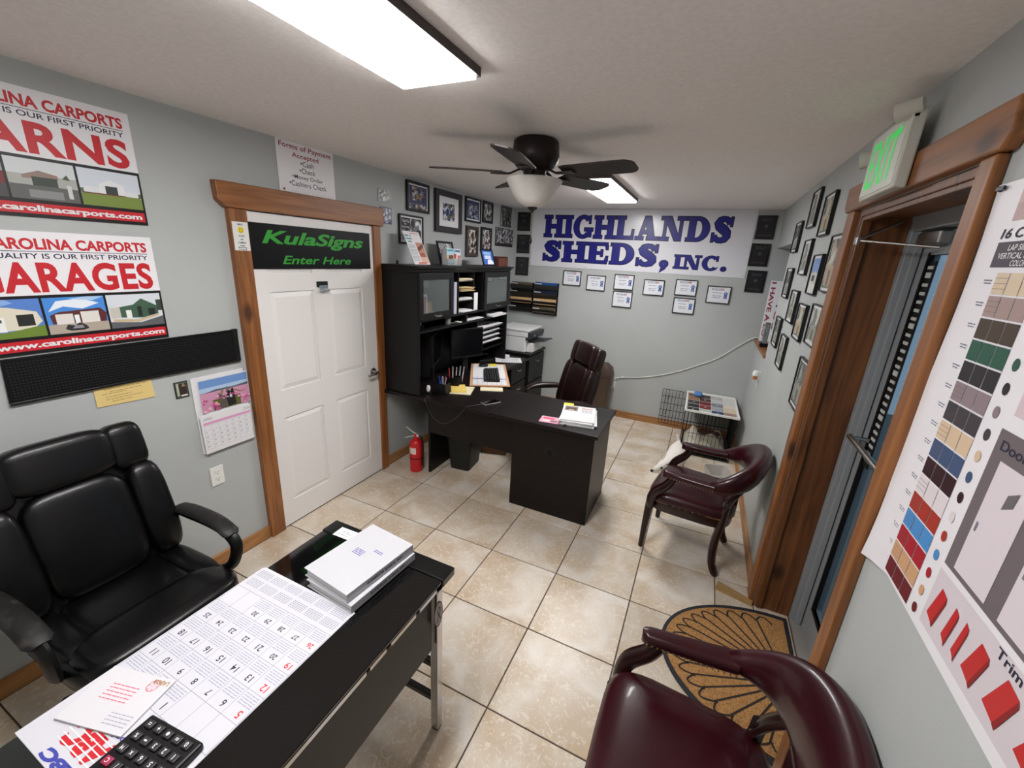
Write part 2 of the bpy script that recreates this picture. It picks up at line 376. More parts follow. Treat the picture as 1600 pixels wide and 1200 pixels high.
MB().cyl((2.945, .655, 2.033), (3.17, .52, 2.008), .005).cyl((2.945, .655, 2.036), (3.10, .735, 2.118), .006).cyl((2.945, .655, 2.016), (2.945, .655, 2.045), .011).build('closer_arm', STEEL, fr, smooth=True)
struct('ground_outside', MB().box(3.24, -4, -.12, 9, 6, -.05), mat('concrete', (120, 122, 120), .8))

# ------------------------------------------------------------------ window niche
wn = tag(bpy.data.objects.new('window_1', None), kind='structure'); link(wn)
for a in ((NY0, NY0+.04, NZ0, NZ1), (YB-.04, YB, NZ0, NZ1), (NY0+.04, YB-.04, NZ0, NZ0+.05), (NY0+.04, YB-.04, NZ1-.04, NZ1)):
    box('window_frame', WHITE, wn, 3.185, a[0], a[2], 3.235, a[1], a[3])
box('glass_pane', GLASS, wn, 3.205, NY0+.04, NZ0+.05, 3.211, YB-.04, NZ1-.04, bevel=0)
box('window_sill', WOODH, wn, 2.945, NY0-.02, NZ0, 3.185, YB-.003, NZ0+.028, bevel=.004)

# ------------------------------------------------------------------ ceiling lamps
EMIT = mat('lamp_diffuser', (255, 255, 255), .5, emit=(253, 251, 250), estr=LAMP_STRENGTH)
LAMPBODY = mat('lamp_housing', (70, 62, 62), .5)
def panel_lamp(x0, x1, y0, y1, label):
    t = empty('ceiling_light', label, 'ceiling light', ((x0+x1)/2, (y0+y1)/2, ZC), 0, 'flat panel ceiling lights')
    w, d = (x1-x0)/2, (y1-y0)/2
    MB().box(-w, -d, -.028, -w+.012, d, -.001).box(w-.012, -d, -.028, w, d, -.001).box(-w+.012, -d, -.028, w-.012, -d+.012, -.001).box(-w+.012, d-.012, -.028, w-.012, d, -.001).box(-w+.012, -d+.012, -.008, w-.012, d-.012, -.001).build('housing', LAMPBODY, t)
    MB().box(-w+.012, -d+.012, -.037, w-.012, d-.012, -.009).build('diffuser', EMIT, t)
    return t
panel_lamp(1.29, 1.61, -1.47, -.25, 'long bright panel light on the ceiling nearest the camera')
panel_lamp(1.36, 1.66, 1.52, 2.70, 'bright panel light on the ceiling behind the fan, near the back wall')
# ================================================================== THINGS ON THE WALLS
def recenter(t, cx, cy):
    """things drawn in absolute wall coordinates get their Empty moved to their own middle"""
    t.matrix_basis = t.matrix_basis @ Matrix.Translation((cx, cy, 0))
    def down(o):
        for c in o.children:
            if c.type == 'MESH': c.data.transform(Matrix.Translation((-cx, -cy, 0)))
            down(c)
    down(t); return t
def panel(t, x0, y0, x1, y1, th, M, name='panel', bevel=0): return MB().box(x0, y0, 0, x1, y1, th).build(name, M, t, bevel=bevel)

POSTER = mat('poster_board', (238, 236, 240), .4); PBLACK = mat('poster_black', (20, 16, 18), .4); PRED = mat('poster_red', (200, 36, 46), .42); PNAVY = mat('poster_navy', (34, 34, 62), .45)
SKY = (208, 218, 228); BSKY = (92, 150, 214); GRASS = (112, 132, 60); ASPH = (118, 116, 116)
def carport_poster(y0, y1, z0, z1, word, wx, cx, pics, label):
    t = LW('poster', label, 'poster', 0, 0, 'sheet metal building posters')
    panel(t, y0, z0, y1, z1, .004, POSTER, 'board')
    h = z1-z0
    text(t, 'CAROLINA CARPORTS', cx, z0+h*.855, -.532, z0+h*.945, PRED, z=.0045, bold=.035)
    MB().rect(cx, z0+h*.838, -.532, z0+h*.843, .0045).build('rule', PNAVY, t)
    text(t, 'QUALITY IS OUR FIRST PRIORITY', cx, z0+h*.775, -.534, z0+h*.825, PNAVY, z=.0045, bold=.012)
    text(t, word, wx, z0+h*.505, -.53, z0+h*.755, PRED, z=.0045, bold=.034, space=1.06)
    MB().rect(y0, z0, y1, z0+h*.485, .0044).build('photo_strip', PBLACK, t)
    for (a, b), items in zip(((y0+.006, -.927), (-.919, -.727), (-.719, y1-.008)), pics):
        pic(t, a, z0+h*.145, b, z0+h*.46, items, .0048)
    MB().rect(y0, z0+h*.03, y1-.008, z0+h*.115, .0048).build('web_strip', PRED, t)
    text(t, 'www.carolinacarports.com', cx-.04, z0+h*.035, -.524, z0+h*.10, PAPER, z=.0053, bold=.04)
    recenter(t, (y0+y1)/2, (z0+z1)/2)
full = R_(0,0,1,1)
barn_pics = [
 [((150,160,170),full),((120,40,44),[(0,.3),(.6,.35),(1,.3),(1,.62),(.5,.7),(0,.6)]),((74,70,74),R_(0,0,1,.32)),((60,40,50),R_(.1,.1,.8,.24))],
 [((214,220,222),full),((176,178,172),R_(.0,.35,1,.62)),((150,128,118),[(.2,.6),(.45,.74),(.72,.66),(.72,.55),(.2,.52)]),((60,72,62),R_(.33,.33,.7,.58)),((96,98,96),R_(0,0,1,.36)),((140,142,142),R_(.25,.05,.75,.25)),((212,214,212),R_(.83,.1,.9,.45)),((70,90,60),[(.78,.6),(.86,.72),(.9,.58)])],
 [((214,222,232),full),((90,112,84),R_(0,.34,1,.46)),((232,234,236),[(.3,.32),(.3,.62),(.5,.76),(.72,.62),(.72,.32)]),((226,228,232),R_(.05,.34,.3,.52)),((58,66,64),R_(.4,.32,.6,.58)),((120,40,52),R_(.02,.32,.98,.36)),((226,228,232),R_(.72,.34,.95,.48)),((122,142,66),R_(0,0,1,.33))]]
garage_pics = [
 [((88,132,206),full),((140,176,226),[(0,.7),(.6,.9),(.5,1),(0,1)]),((224,218,198),[(0,.2),(.8,.2),(.98,.4),(.92,.66),(.5,.8),(0,.85)]),((38,40,38),R_(.6,.3,.86,.6)),((240,240,238),R_(.28,.18,.42,.56)),((70,82,60),R_(.32,.42,.38,.5)),((110,136,52),[(0,0),(1,0),(1,.3),(.4,.16),(0,.14)])],
 [((74,142,220),full),((232,240,248),[(.05,.62),(.3,.75),(.6,.66),(.9,.8),(.6,.95),(.2,.9)]),((176,206,240),[(.4,.95),(.8,.88),(1,.98),(.7,1)]),((92,42,42),[(.08,.28),(.06,.52),(.2,.6),(.9,.66),(1,.5),(.97,.25)]),((226,222,216),R_(.14,.26,.42,.54)),((226,222,216),R_(.55,.26,.86,.58)),((240,240,240),R_(.44,.26,.52,.5)),((178,166,152),R_(0,0,1,.26)),((48,46,50),[(.25,.12),(.3,.24),(.42,.2),(.5,.28),(.6,.2),(.64,.1),(.56,.06),(.34,.06)]),((150,150,154),[(.36,.12),(.42,.2),(.54,.2),(.56,.12)])],
 [((216,222,228),full),((66,96,76),[(.1,.32),(.06,.6),(.45,.68),(.62,.86),(.9,.62),(.92,.36),(.6,.26)]),((60,70,64),R_(.9,.45,1,.8)),((200,196,188),R_(.02,.3,.2,.62)),((236,236,230),R_(.3,.28,.4,.52)),((34,44,40),R_(.52,.3,.6,.62)),((36,42,40),R_(.72,.34,.86,.54)),((206,186,152),[(.05,.2),(.5,.14),(.92,.3),(.9,.36),(.5,.22),(.05,.28)]),((96,98,102),[(0,0),(1,0),(1,.28),(.55,.12),(0,.2)])]]
carport_poster(-1.115, -.505, 1.94, 2.392, 'BARNS', -1.06, -1.035, barn_pics, 'upper white and red poster reading BARNS, with three building photos')
carport_poster(-1.115, -.508, 1.418, 1.888, 'GARAGES', -1.095, -1.035, garage_pics, 'lower white and red poster reading GARAGES, with three building photos')

# black perforated strip wrapped in clear film
t = LW('mesh_strip', 'long black perforated strip hung on the wall under the GARAGES poster', 'mesh strip', 0, 0)
MB().prism([(-1.085,1.232),(-.18,1.235),(-.172,1.415),(-.30,1.414),(-1.075,1.412)], .001, .012).build('backing', mat('strip_black', (7,7,8), .5, spec=.3), t, bevel=.002)
mb = MB()
for i in range(82):
    for j in range(13):
        x = -1.068+i*.0106+random.uniform(-.0006,.0006); z = 1.248+j*.0118
        mb.rect(x, z, x+.0062, z+.0046, .0125)
tag(mb.build('perforation', mat('strip_holes', (30,30,32), .4), t), kind='stuff')
MB().box(-1.085,1.228,.001,-.18,1.240,.017).box(-.205,1.232,.001,-.176,1.418,.016).build('edge_hem', mat('strip_hem', (10,10,12), .3, coat=.4), t, bevel=.003)
recenter(t, -.63, 1.32)

t = LW('receipt', 'yellow paper receipt pinned to the wall under the black perforated strip', 'receipt', 0, 0)
MB().prism([(-.835,1.141),(-.614,1.133),(-.619,1.229),(-.835,1.231)], .003, .0038).build('sheet', mat('manila_paper', (226,200,132), .6), t)
lines(t, [(-.80,-.64,1.215),(-.78,-.66,1.203),(-.81,-.72,1.195),(-.80,-.70,1.18),(-.80,-.66,1.168),(-.78,-.70,1.156)], mat('receipt_ink', (168,140,84), .6), z=.0042, h=.003)
recenter(t, -.725, 1.18)
t = LW('photo_magnet', 'small dark dog photo magnet beside the wall calendar', 'magnet', 0, 0)
panel(t, -.528, 1.093, -.466, 1.180, .004, mat('magnet_black', (36,40,34), .4), 'magnet')
pic(t, -.523, 1.098, -.471, 1.176, [((88,96,78),full),((52,40,36),R_(.3,.15,.95,.9)),((150,128,104),[(.5,.7),(.7,.95),(.9,.7)]),((176,182,162),R_(.06,.1,.25,.95)),((226,226,222),R_(.4,.04,.95,.14))], .0042)
recenter(t, -.497, 1.136)

# wall calendar
t = LW('wall_calendar', 'wall calendar with a flower field photo and an April page', 'calendar', 0, 0)
back = MB().box(-.452,.742,.001,-.172,1.184,.006).build('back_pages', PAPER, t)
rows = []
def crv(y0, y1, z, o0, o1, n=8):
    return [(y0+(y1-y0)*i/n, z, o0+(o1-o0)*math.sin(PI*i/n)) for i in range(n+1)]
top = [crv(-.425+.0*k, -.154, 1.167-k*.028, .008, .011) for k in range(8)]
MB().loft(top, cap=False, closed=False).build('photo_page', PAPER, t)
W0, H0, W1, H1 = -.421, .978, -.158, 1.160
pk = [((112,150,206),R_(0,.62,1,1)),((176,200,228),R_(0,.62,1,.76)),((86,92,104),[(0,.58),(.3,.66),(.7,.64),(1,.68),(1,.6),(0,.54)]),((206,150,178),R_(0,0,1,.6)),((150,122,96),[(.42,.6),(.3,.25),(.38,.2),(.47,.6)]),((150,122,96),[(.55,.6),(.8,.4),(.9,.38),(.6,.6)]),((96,98,48),R_(.22,0,.8,.34)),((88,82,84),[(.36,.02),(.38,.3),(.34,.55),(.42,.42),(.48,.45),(.5,.2),(.48,.02)]),((34,32,34),[(.52,.02),(.5,.35),(.54,.62),(.6,.5),(.66,.62),(.68,.35),(.7,.05)]),((220,216,216),[(.57,.3),(.6,.48),(.63,.3)]),((120,112,112),[(.5,.5),(.54,.7),(.58,.54)]),((206,200,110),R_(.26,.2,.31,.27)),((222,210,120),R_(.74,.24,.78,.3))]
rnd = random.Random(3)
for k in range(70):
    x, y = rnd.random(), rnd.uniform(0,.45)
    if .33 < x < .72 and y < .3: continue
    s = .02+.03*(1-y*2); c = ((214,96,160),(232,150,190),(196,70,140),(240,190,210))[k % 4]
    pk.append((c, [(x-s,y),(x,y+s*1.4),(min(x+s,1),y+s*.6),(min(x+s*.6,1),max(y-s*.5,0))]))
pic(t, W0, H0, W1, H1, [(c, [(min(max(a,0),1), min(max(b,0),1)) for a,b in P]) for c, P in pk], .0125)
low = [crv(-.447+.001*k, -.168-.0005*k, .972-k*.0288, .010+.002*math.sin(k*.5), .014+.010*math.sin(PI*k/9)) for k in range(9)]
pg = MB().loft(low, cap=False, closed=False).build('month_page', PAPER, t, smooth=True)
PZC = .030
panel_z = .026
MB().prism([(-.445,.744),(-.17,.744),(-.168,.966),(-.447,.966)], .0235, .024).build('month_sheet', PAPER, t)
text(t, 'APRIL', -.433, .938, -.385, .953, mat('calendar_grey', (150,150,160), .6), z=.0244, bold=.0)
text(t, '2026', -.212, .938, -.175, .953, mat('calendar_grey', (150,150,160), .6), z=.0244, bold=.0)
MB().rect(-.436,.912,-.172,.927,.0244).build('pink_band', mat('calendar_pink', (222,160,200), .6), t)
g = MB()
for k in range(8): x = -.434+k*.0372; g.rect(x-.0006,.768,x+.0006,.908,.0244)
for k in range(6): z = .908-k*.028; g.rect(-.434,z-.0006,-.173,z+.0006,.0244)
g.build('grid', mat('calendar_line', (186,188,200), .6), t)
for d in range(1, 31):
    k = d+2; r_, c_ = divmod(k, 7)
    x = -.430+c_*.0372; z = .899-r_*.028
    text(t, str(d), x, z-.006, x+(.006 if d < 10 else .010), z+.003, INKG, z=.0244, bold=.02, name='date_number', keep=True)
recenter(t, -.31, .963)

def outlet(t):
    panel(t, -.036, -.058, .036, .058, .006, PLASTIC_W, 'cover_plate', bevel=.002)
    for s in (-1, 1):
        o = MB().cyl((0, s*.021, .006), (0, s*.021, .008), .0165, n=20).build('socket', PLASTIC_W, t)
        MB().box(-.008, s*.021, .008, -.006, s*.021+.009, .0084).box(.006, s*.021, .008, .008, s*.021+.009, .0084).cyl((0, s*.021-.007, .008), (0, s*.021-.007, .0084), .003, n=8).build('slot', mat('slot_dark', (60,58,56), .6), o)
    return t
outlet(LW('wall_outlet', 'white double wall outlet below the wall calendar', 'outlet', -.40, .585))

# signs around the left door
t = LW('door_sign', 'black door sign with green lettering reading Enter Here', 'sign', 0, 0, x=.021)
panel(t, -.038, 1.746, .893, 2.002, .004, mat('sign_black', (6,6,11), .4, spec=.3), 'board')
SG = mat('sign_green', (48,158,48), .45)
text(t, 'KulaSigns', .03, 1.868, .825, 1.968, SG, z=.0045, bold=.03, shear=.28)
text(t, 'Enter Here', .15, 1.775, .695, 1.825, SG, z=.0045, bold=.018, shear=.28)
recenter(t, .427, 1.874)
t = LW('camera_notice', 'white smiley notice about a camera stuck on the door casing', 'notice', 0, 0, x=.037)
panel(t, -.138, 1.846, -.052, 1.995, .002, PLASTIC_W, 'sticker')
sf = MB().cyl((-.095,1.953,.002), (-.095,1.953,.0026), .0165, n=24).build('smiley_face', mat('smiley_yellow', (240,214,30), .5), t)
mb = MB().cyl((-.101,1.958,.0026),(-.101,1.958,.003),.0026,n=8).cyl((-.089,1.958,.0026),(-.089,1.958,.003),.0026,n=8)
for k in range(6):
    a0, a1 = PI*1.15+k*PI*.7/6, PI*1.15+(k+1)*PI*.7/6
    mb.poly([(-.095+r*math.cos(a),1.953+r*math.sin(a),.003) for r, a in ((.0095,a0),(.0095,a1),(.0115,a1),(.0115,a0))])
mb.build('smile', BLACKM, sf)
for s, z, w in (('SMILE!',1.982,.03),("YOU'RE",1.922,.034),('ON',1.904,.014),('CAMERA',1.887,.046),('Audio',1.872,.028),('Monitoring',1.861,.046),('In Progress',1.851,.046)):
    text(t, s, -.095-w/2, z-.0045, -.095+w/2, z+.0045, INK, z=.0024, bold=.03)
recenter(t, -.095, 1.92)
t = LW('payment_sign', 'white sign above the door listing forms of payment accepted', 'sign', 0, 0)
panel(t, .197, 2.198, .612, 2.4785, .004, POSTER, 'board')
PM = mat('payment_maroon', (150,44,60), .5)
text(t, 'Forms of Payment', .216, 2.432, .594, 2.469, PM, z=.0045, bold=.016, space=1.05); text(t, 'Accepted', .30, 2.390, .492, 2.424, PM, z=.0045, bold=.016, space=1.05)
for s, a, b, z in (('•Cash',.355,.452,2.356),('•Check',.345,.46,2.316),('•Money Order',.29,.515,2.274),('•Cashiers Check',.266,.54,2.238)):
    text(t, s, a, z, b, z+.030, INK, z=.0045, bold=.005, space=1.04)
text(t, '4', .216, 2.201, .234, 2.220, PM, z=.0045, bold=.02)
text(t, '$50 Bad Check Fee', .312, 2.219, .482, 2.232, PAPER, z=.0045, bold=.03)
text(t, 'CREDIT OR DEBIT', .274, 2.2005, .60, 2.215, PAPER, z=.0047, bold=.03)
recenter(t, .405, 2.34)
t = LW('door_hook', 'small chrome coat hook stuck on the white door below its sign', 'hook', 0, 0, x=.021)
panel(t, .385, 1.628, .475, 1.665, .006, mat('hook_black', (24,30,28), .3), 'plate', bevel=.002)
MB().box(.40,1.608,.006,.468,1.638,.012).box(.40,1.600,.006,.468,1.610,.032).box(.404,1.608,.026,.464,1.618,.032).build('hook_bar', CHROME, t, bevel=.002)
recenter(t, .43, 1.64)
t = LW('light_switch', 'white wall light switch between the door casing and the black hutch', 'light switch', 1.043, 1.145)
panel(t, -.037, -.06, .037, .06, .006, PLASTIC_W, 'cover_plate', bevel=.002); MB().prism([(-.017,-.034),(.017,-.034),(.017,.034),(-.017,.034)], .006, .011).build('rocker', PLASTIC_W, t, bevel=.002)

# small unframed photos right of the door
for z0, z1, y0, y1, nm, lab, cols in ((2.248,2.34,1.03,1.165,'mono','small unframed grey team photo right of the door, upper one',[(60,58,58),(150,150,150),(210,210,210),(96,92,90),(180,176,172)]),
                             (2.09,2.212,1.045,1.175,'blue','small unframed blue team photo right of the door, lower one',[(40,54,92),(110,122,150),(206,210,220),(70,80,110),(150,150,156)])):
    o = LW('photo_print', lab, 'photo', 0, 0)
    panel(o, y0, z0, y1, z1, .003, mat('print_edge_'+nm, (170,174,184) if nm == 'mono' else (54,66,104), .4), 'sheet'); MB().rect(y0+.006,z0+.006,y1-.006,z1-.006,.0034).build('photo', photo_mat('team_'+nm, cols, 55), o)
    recenter(o, (y0+y1)/2, (z0+z1)/2)

# framed pictures
FRB = mat('frame_black', (20,20,22), .4); FRG = mat('frame_graphite', (52,50,50), .5); FRBR = mat('frame_brown', (70,62,56), .5)
def picture(maker, a, b, z0, z1, fw, depth, FM, margin, MATB, PM_, label, cat='framed picture', group=None, name='picture_frame', inner=None, sgn=1):
    """a..b along the wall (viewer's left to right), z0..z1 up"""
    w, h = abs(b-a), z1-z0
    t = maker(name, label, cat, (a+b)/2, (z0+z1)/2, group)
    X, Y = w/2, h/2
    MB().box(-X,-Y,0,X,-Y+fw,depth).box(-X,Y-fw,0,X,Y,depth).box(-X,-Y+fw,0,-X+fw,Y-fw,depth).box(X-fw,-Y+fw,0,X,Y-fw,depth).build('frame', FM, t, bevel=.0015, seg=1)
    MB().box(-X+fw,-Y+fw,0,X-fw,Y-fw,depth*.55).build('mat_board', MATB, t)
    mx, my = margin if isinstance(margin, tuple) else (margin, margin)
    if PM_: MB().rect(-X+fw+mx,-Y+fw+my,X-fw-mx,Y-fw-my,depth*.55+.0006).build('photo', PM_, t)
    return t
GW = 'framed team pictures on the left wall'
MW = mat('mat_white', (228,228,230), .5, coat=.3); MBL = mat('mat_blue', (44,52,96), .5, coat=.3); MDK = mat('mat_dark', (40,44,60), .5, coat=.3)
pA = photo_mat('team_a', [(70,62,54),(150,120,80),(60,70,110),(190,186,180),(40,48,84)], 38); pB = photo_mat('team_b', [(44,58,46),(36,58,120),(90,96,84),(200,206,220),(140,132,110)], 34)
pC = photo_mat('team_c', [(60,70,96),(120,130,150),(48,52,64),(170,178,190),(90,96,110)], 40); pD = photo_mat('team_d', [(120,116,100),(200,204,210),(60,60,58),(150,150,140),(90,84,76)], 34)
pE = photo_mat('team_e', [(92,86,78),(210,208,196),(70,56,50),(150,140,124),(56,50,46)], 34); pF = photo_mat('team_f', [(110,60,66),(210,208,206),(60,56,56),(160,150,144),(90,70,76)], 36)
pG = photo_mat('team_g', [(40,44,40),(90,94,88),(60,58,54),(130,130,124),(30,30,30)], 40); pH = photo_mat('team_h', [(70,60,66),(190,190,196),(110,104,108),(48,44,48),(150,146,150)], 36)
t = picture(LW, 1.357, 1.668, 2.219, 2.456, .022, .02, FRB, .012, MW, MBL, 'black framed blue team picture, highest one nearest the door', group=GW)
MB().rect(-.085,-.03,.085,.075,.0125).build('team_photo', pA, t); MB().rect(-.11,-.095,.11,-.055,.0125).build('team_photo', pA, t)
t = picture(LW, 1.252, 1.573, 1.95, 2.185, .014, .02, FRB, .012, MW, photo_mat('bw_portraits', [(210,210,210),(120,120,122),(60,58,58),(170,170,172),(235,235,235)], 24), 'black framed black and white collage behind the leaning flyer', group=GW)
pic(t, -.135, .0, -.02, .09, [((26,26,28), full)], .0125); text(t, 'Thank You', -.125, .055, -.035, .078, PAPER, z=.0135, bold=.01); text(t, 'For', -.095, .035, -.065, .05, PAPER, z=.0135, bold=.01); text(t, 'Sponsoring', -.125, .008, -.03, .028, PAPER, z=.0135, bold=.01)
picture(LW, 1.755, 2.205, 2.085, 2.452, .052, .028, FRG, (.07,.055), MW, pB, 'largest framed team picture with a wide charcoal frame', group=GW)
t = picture(LW, 2.290, 2.609, 2.22, 2.461, .018, .02, FRB, .014, MW, MBL, 'black framed blue and white team picture right of the largest frame', group=GW)
MB().rect(-.10,-.08,.10,.055,.0125).build('team_photo', pC, t)
picture(LW, 2.66, 2.892, 2.243, 2.466, .018, .02, FRB, .012, MDK, pD, 'narrow black framed picture with a pale photo, top row before the two far ones', group=GW)
picture(LW, 2.312, 2.556, 1.874, 2.18, .03, .026, FRBR, .004, MDK, pE, 'brown framed collage with a baseball player, hung above the hutch', group=GW)
picture(LW, 2.634, 2.876, 1.941, 2.193, .02, .022, FRB, .006, MDK, pF, 'black framed collage with a red lower photo above the blue leaning frame', group=GW)
picture(LW, 3.115, 3.40, 2.242, 2.474, .012, .016, mat('frame_silver', (120,122,124), .25, metal=.8), .004, MDK, pG, 'silver edged dark picture, top one nearest the back corner', group=GW)
t = LW('photo_print', 'unframed team photo on the left wall nearest the back corner', 'photo', 3.24, 2.115)
panel(t, -.245, -.105, .235, .105, .006, mat('photo_mount', (40,36,38), .5), 'mount'); MB().rect(-.235,-.07,.225,.097,.0065).build('photo', pH, t)

# ------------------------------------------------------------------ back wall: banner with slab-serif lettering
def glyph(ch, g=0.0, heavy=.30):
    """a heavy slab-serif capital in a box of height 1; g grows every stroke. Returns (list of polygons, width)"""
    S = heavy; T = .13; P = []
    def rc(x0, y0, x1, y1): P.append([(x0-g,y0-g),(x1+g,y0-g),(x1+g,y1+g),(x0-g,y1+g)])
    def q(*p): P.append(list(p))
    def arc(cx, cy, ro, ri, a0, a1, n=14, ky=1.0, kx=1.0, wmin=None):
        for i in range(n):
            t0, t1 = math.radians(a0+(a1-a0)*i/n), math.radians(a0+(a1-a0)*(i+1)/n)
            P.append([(cx+(ro[0]+g)*math.cos(t0), cy+(ro[1]+g)*math.sin(t0)), (cx+(ro[0]+g)*math.cos(t1), cy+(ro[1]+g)*math.sin(t1)),
                      (cx+max(ri[0]-g,.01)*math.cos(t1), cy+max(ri[1]-g,.01)*math.sin(t1)), (cx+max(ri[0]-g,.01)*math.cos(t0), cy+max(ri[1]-g,.01)*math.sin(t0))])
    def stem(x, ser=.09, y0=0, y1=1, top=True, bot=True):
        rc(x, y0, x+S, y1)
        if bot: rc(x-ser, 0, x+S+ser, T)
        if top: rc(x-ser, 1-T, x+S+ser, 1)
    if ch == 'H': stem(.09); stem(.09+S+.36); rc(.09+S, .42, .45+S, .58); w = .18+2*S+.36
    elif ch == 'I': stem(.09); w = .18+S
    elif ch == 'L':
        stem(.09); rc(.09, 0, .95, T); q((.82-g,T-g),(.95+g,T-g),(.95+g,.42+g),(.86-g,.42+g)); w = .98
    elif ch == 'E':
        stem(.09); rc(.09,0,.92,T); rc(.09,1-T,.90,1); rc(.09+S,.44,.66,.57); rc(.62,.34,.70,.67)
        q((.80-g,T-g),(.95+g,T-g),(.95+g,.36+g),(.88-g,.36+g)); q((.86-g,.68-g),(.93+g,.68-g),(.93+g,1-T+g),(.80-g,1-T+g)); w = .98
    elif ch == 'D':
        stem(.09, bot=False, top=False); rc(0,0,.5,T); rc(0,1-T,.5,1); arc(.48,.5,(.56,.5),(.25,.37),-90,90,18); w = 1.07
    elif ch in 'CG':
        arc(.54,.5,(.54,.52),(.24,.38),40 if ch == 'C' else 42,320 if ch == 'C' else 318,26)
        rc(.86,.66,.95,1.0); q((.74-g,.86),(.86,.72),(.9,.98),(.78,1.0-g))
        if ch == 'G': rc(.78,.06,1.02,.42); rc(.62,.32,1.10,.45)
        else: q((.84,.20),(.98+g,.26),(.9,.1-g),(.76,.06))
        w = 1.08
    elif ch == 'N':
        rc(.16,0,.28,1); rc(0,0,.44,T); rc(0,1-T,.38,1); rc(.92,0,1.04,1); rc(.78,1-T,1.2,1)
        q((.10-g,1+g),(.46+g,1+g),(1.04+g,-g),(.76-g,-g)); w = 1.2
    elif ch == 'A':
        q((.42-g,1+g),(.70+g,1+g),(1.02+g,-g),(.68-g,-g)); q((.42-g,1+g),(.60+g,1+g),(.26+g,-g),(.12-g,-g)); rc(.26,.26,.82,.40); rc(0,0,.42,T); rc(.58,0,1.16,T); w = 1.16
    elif ch == 'S':
        pts = [(.78,.72,.10),(.72,.84,.11),(.60,.92,.09),(.46,.925,.10),(.32,.87,.13),(.24,.75,.15),(.30,.64,.16),(.44,.56,.17),(.58,.47,.17),(.70,.36,.165),(.72,.24,.15),(.64,.13,.13),(.50,.075,.10),(.34,.075,.09),(.22,.14,.10),(.14,.26,.09)]
        for i in range(len(pts)-1):
            def nrm(k):
                a, b = pts[max(k-1,0)], pts[min(k+1,len(pts)-1)]; dx, dy = b[0]-a[0], b[1]-a[1]; l = math.hypot(dx,dy); return (-dy/l, dx/l)
            (x0,y0,w0), (x1,y1,w1) = pts[i], pts[i+1]; n0, n1 = nrm(i), nrm(i+1); w0 += g; w1 += g
            q((x0+n0[0]*w0,y0+n0[1]*w0),(x1+n1[0]*w1,y1+n1[1]*w1),(x1-n1[0]*w1,y1-n1[1]*w1),(x0-n0[0]*w0,y0-n0[1]*w0))
        rc(.80,.64,.89,1.0); rc(.04,0,.13,.36); w = .94
    elif ch == ',': arc(.2,.14,(.17,.16),(.001,.001),0,360,16); q((.10,.06),(.37+g,.12),(.28,-.12),(.08-g,-.26-g)); w = .42
    elif ch == '.': arc(.2,.14,(.17,.16),(.001,.001),0,360,16); w = .42
    return P, w
def slab_text(t, s, x0, x1, y0, y1, FILL, EDGE, grow=.035, gap=.07):
    ws = []; W_ = 0
    for ch in s: ws.append(glyph(ch)[1]); W_ += ws[-1]+gap
    W_ -= gap; sx = (x1-x0)/W_; sy = y1-y0; x = 0
    for ch, w in zip(s, ws):
        par = None
        for g, M, z, nm in ((grow, EDGE, .0046, 'letter'), (0.0, FILL, .0056, 'letter_face')):
            mb = MB()
            for k, P in enumerate(glyph(ch, g)[0]): mb.poly([(x0+(x+a)*sx, y0+b*sy, z+.00001*k) for a, b in P])
            me = bpy.data.meshes.new(nm); me.from_pydata(mb.v, [], mb.f); me.materials.append(M)
            o = link(bpy.data.objects.new(nm, me), par or t)
            if par is None: par = o
        x += w+gap
t = BW('shop_banner', 'large white banner with blue lettering at the top of the back wall', 'banner', 0, 0)
panel(t, .268, 1.803, 2.728, 2.476, .004, mat('banner_white', (222,222,229), .22), 'board')
NAVYF = mat('banner_blue', (26,26,122), .35); NAVYE = mat('banner_navy_edge', (16,16,44), .4)
slab_text(t, 'HIGHLANDS', .432, 2.53, 2.155, 2.402, NAVYF, NAVYE)
slab_text(t, 'SHEDS,', .430, 1.955, 1.872, 2.106, NAVYF, NAVYE)
slab_text(t, 'INC.', 2.002, 2.545, 1.863, 2.010, NAVYF, NAVYE)
for a, b in ((.29,1.82),(2.705,1.825),(2.70,2.455),(1.0,1.815),(1.7,1.815),(2.2,1.818)): MB().cyl((a,b,.004),(a,b,.007),.005,n=8).build('screw', STEEL, t)
recenter(t, 1.5, 2.14)
PLQ = mat('plaque_black', (17,17,19), .25, coat=.4); PLG = mat('plaque_engraving', (74,72,76), .4)
for i, (x0, x1, z0, z1, lab) in enumerate(((.066,.242,2.214,2.436,'top black plaque in the column left of the banner'),(.073,.248,1.946,2.171,'middle black plaque in the column left of the banner'),(.071,.249,1.67,1.898,'bottom black plaque in the column left of the banner'),
        (2.738,2.910,2.196,2.424,'top black plaque in the column right of the banner'),(2.732,2.907,1.931,2.155,'middle black plaque in the column right of the banner'),(2.748,2.922,1.666,1.889,'bottom black plaque in the column right of the banner'))):
    t = BW('award_plaque', lab, 'plaque', (x0+x1)/2, (z0+z1)/2, 'black award plaques on the back wall'); X, Y = (x1-x0)/2, (z1-z0)/2
    panel(t, -X, -Y, X, Y, .012, PLQ, 'board', bevel=.002)
    MB().box(-X+.018,-Y+.018,.012,X-.018,Y-.018,.0145).build('face_plate', mat('plaque_face', (28,27,31), .3, coat=.3), t)
    lines(t, [(-X+.035,X-.035,Y-.035),(-X+.045,X-.045,Y-.05),(-X+.03,X-.03,-Y+.035)], PLG, z=.015, h=.007, seed=i)
    MB().cyl((0,.01,.0145),(0,.01,.0152),.02,n=5).build('trophy_emblem', PLG, t)
CW = mat('certificate_paper', (226,228,234), .45, coat=.25); BLUE = mat('ribbon_blue', (44,84,160), .5)
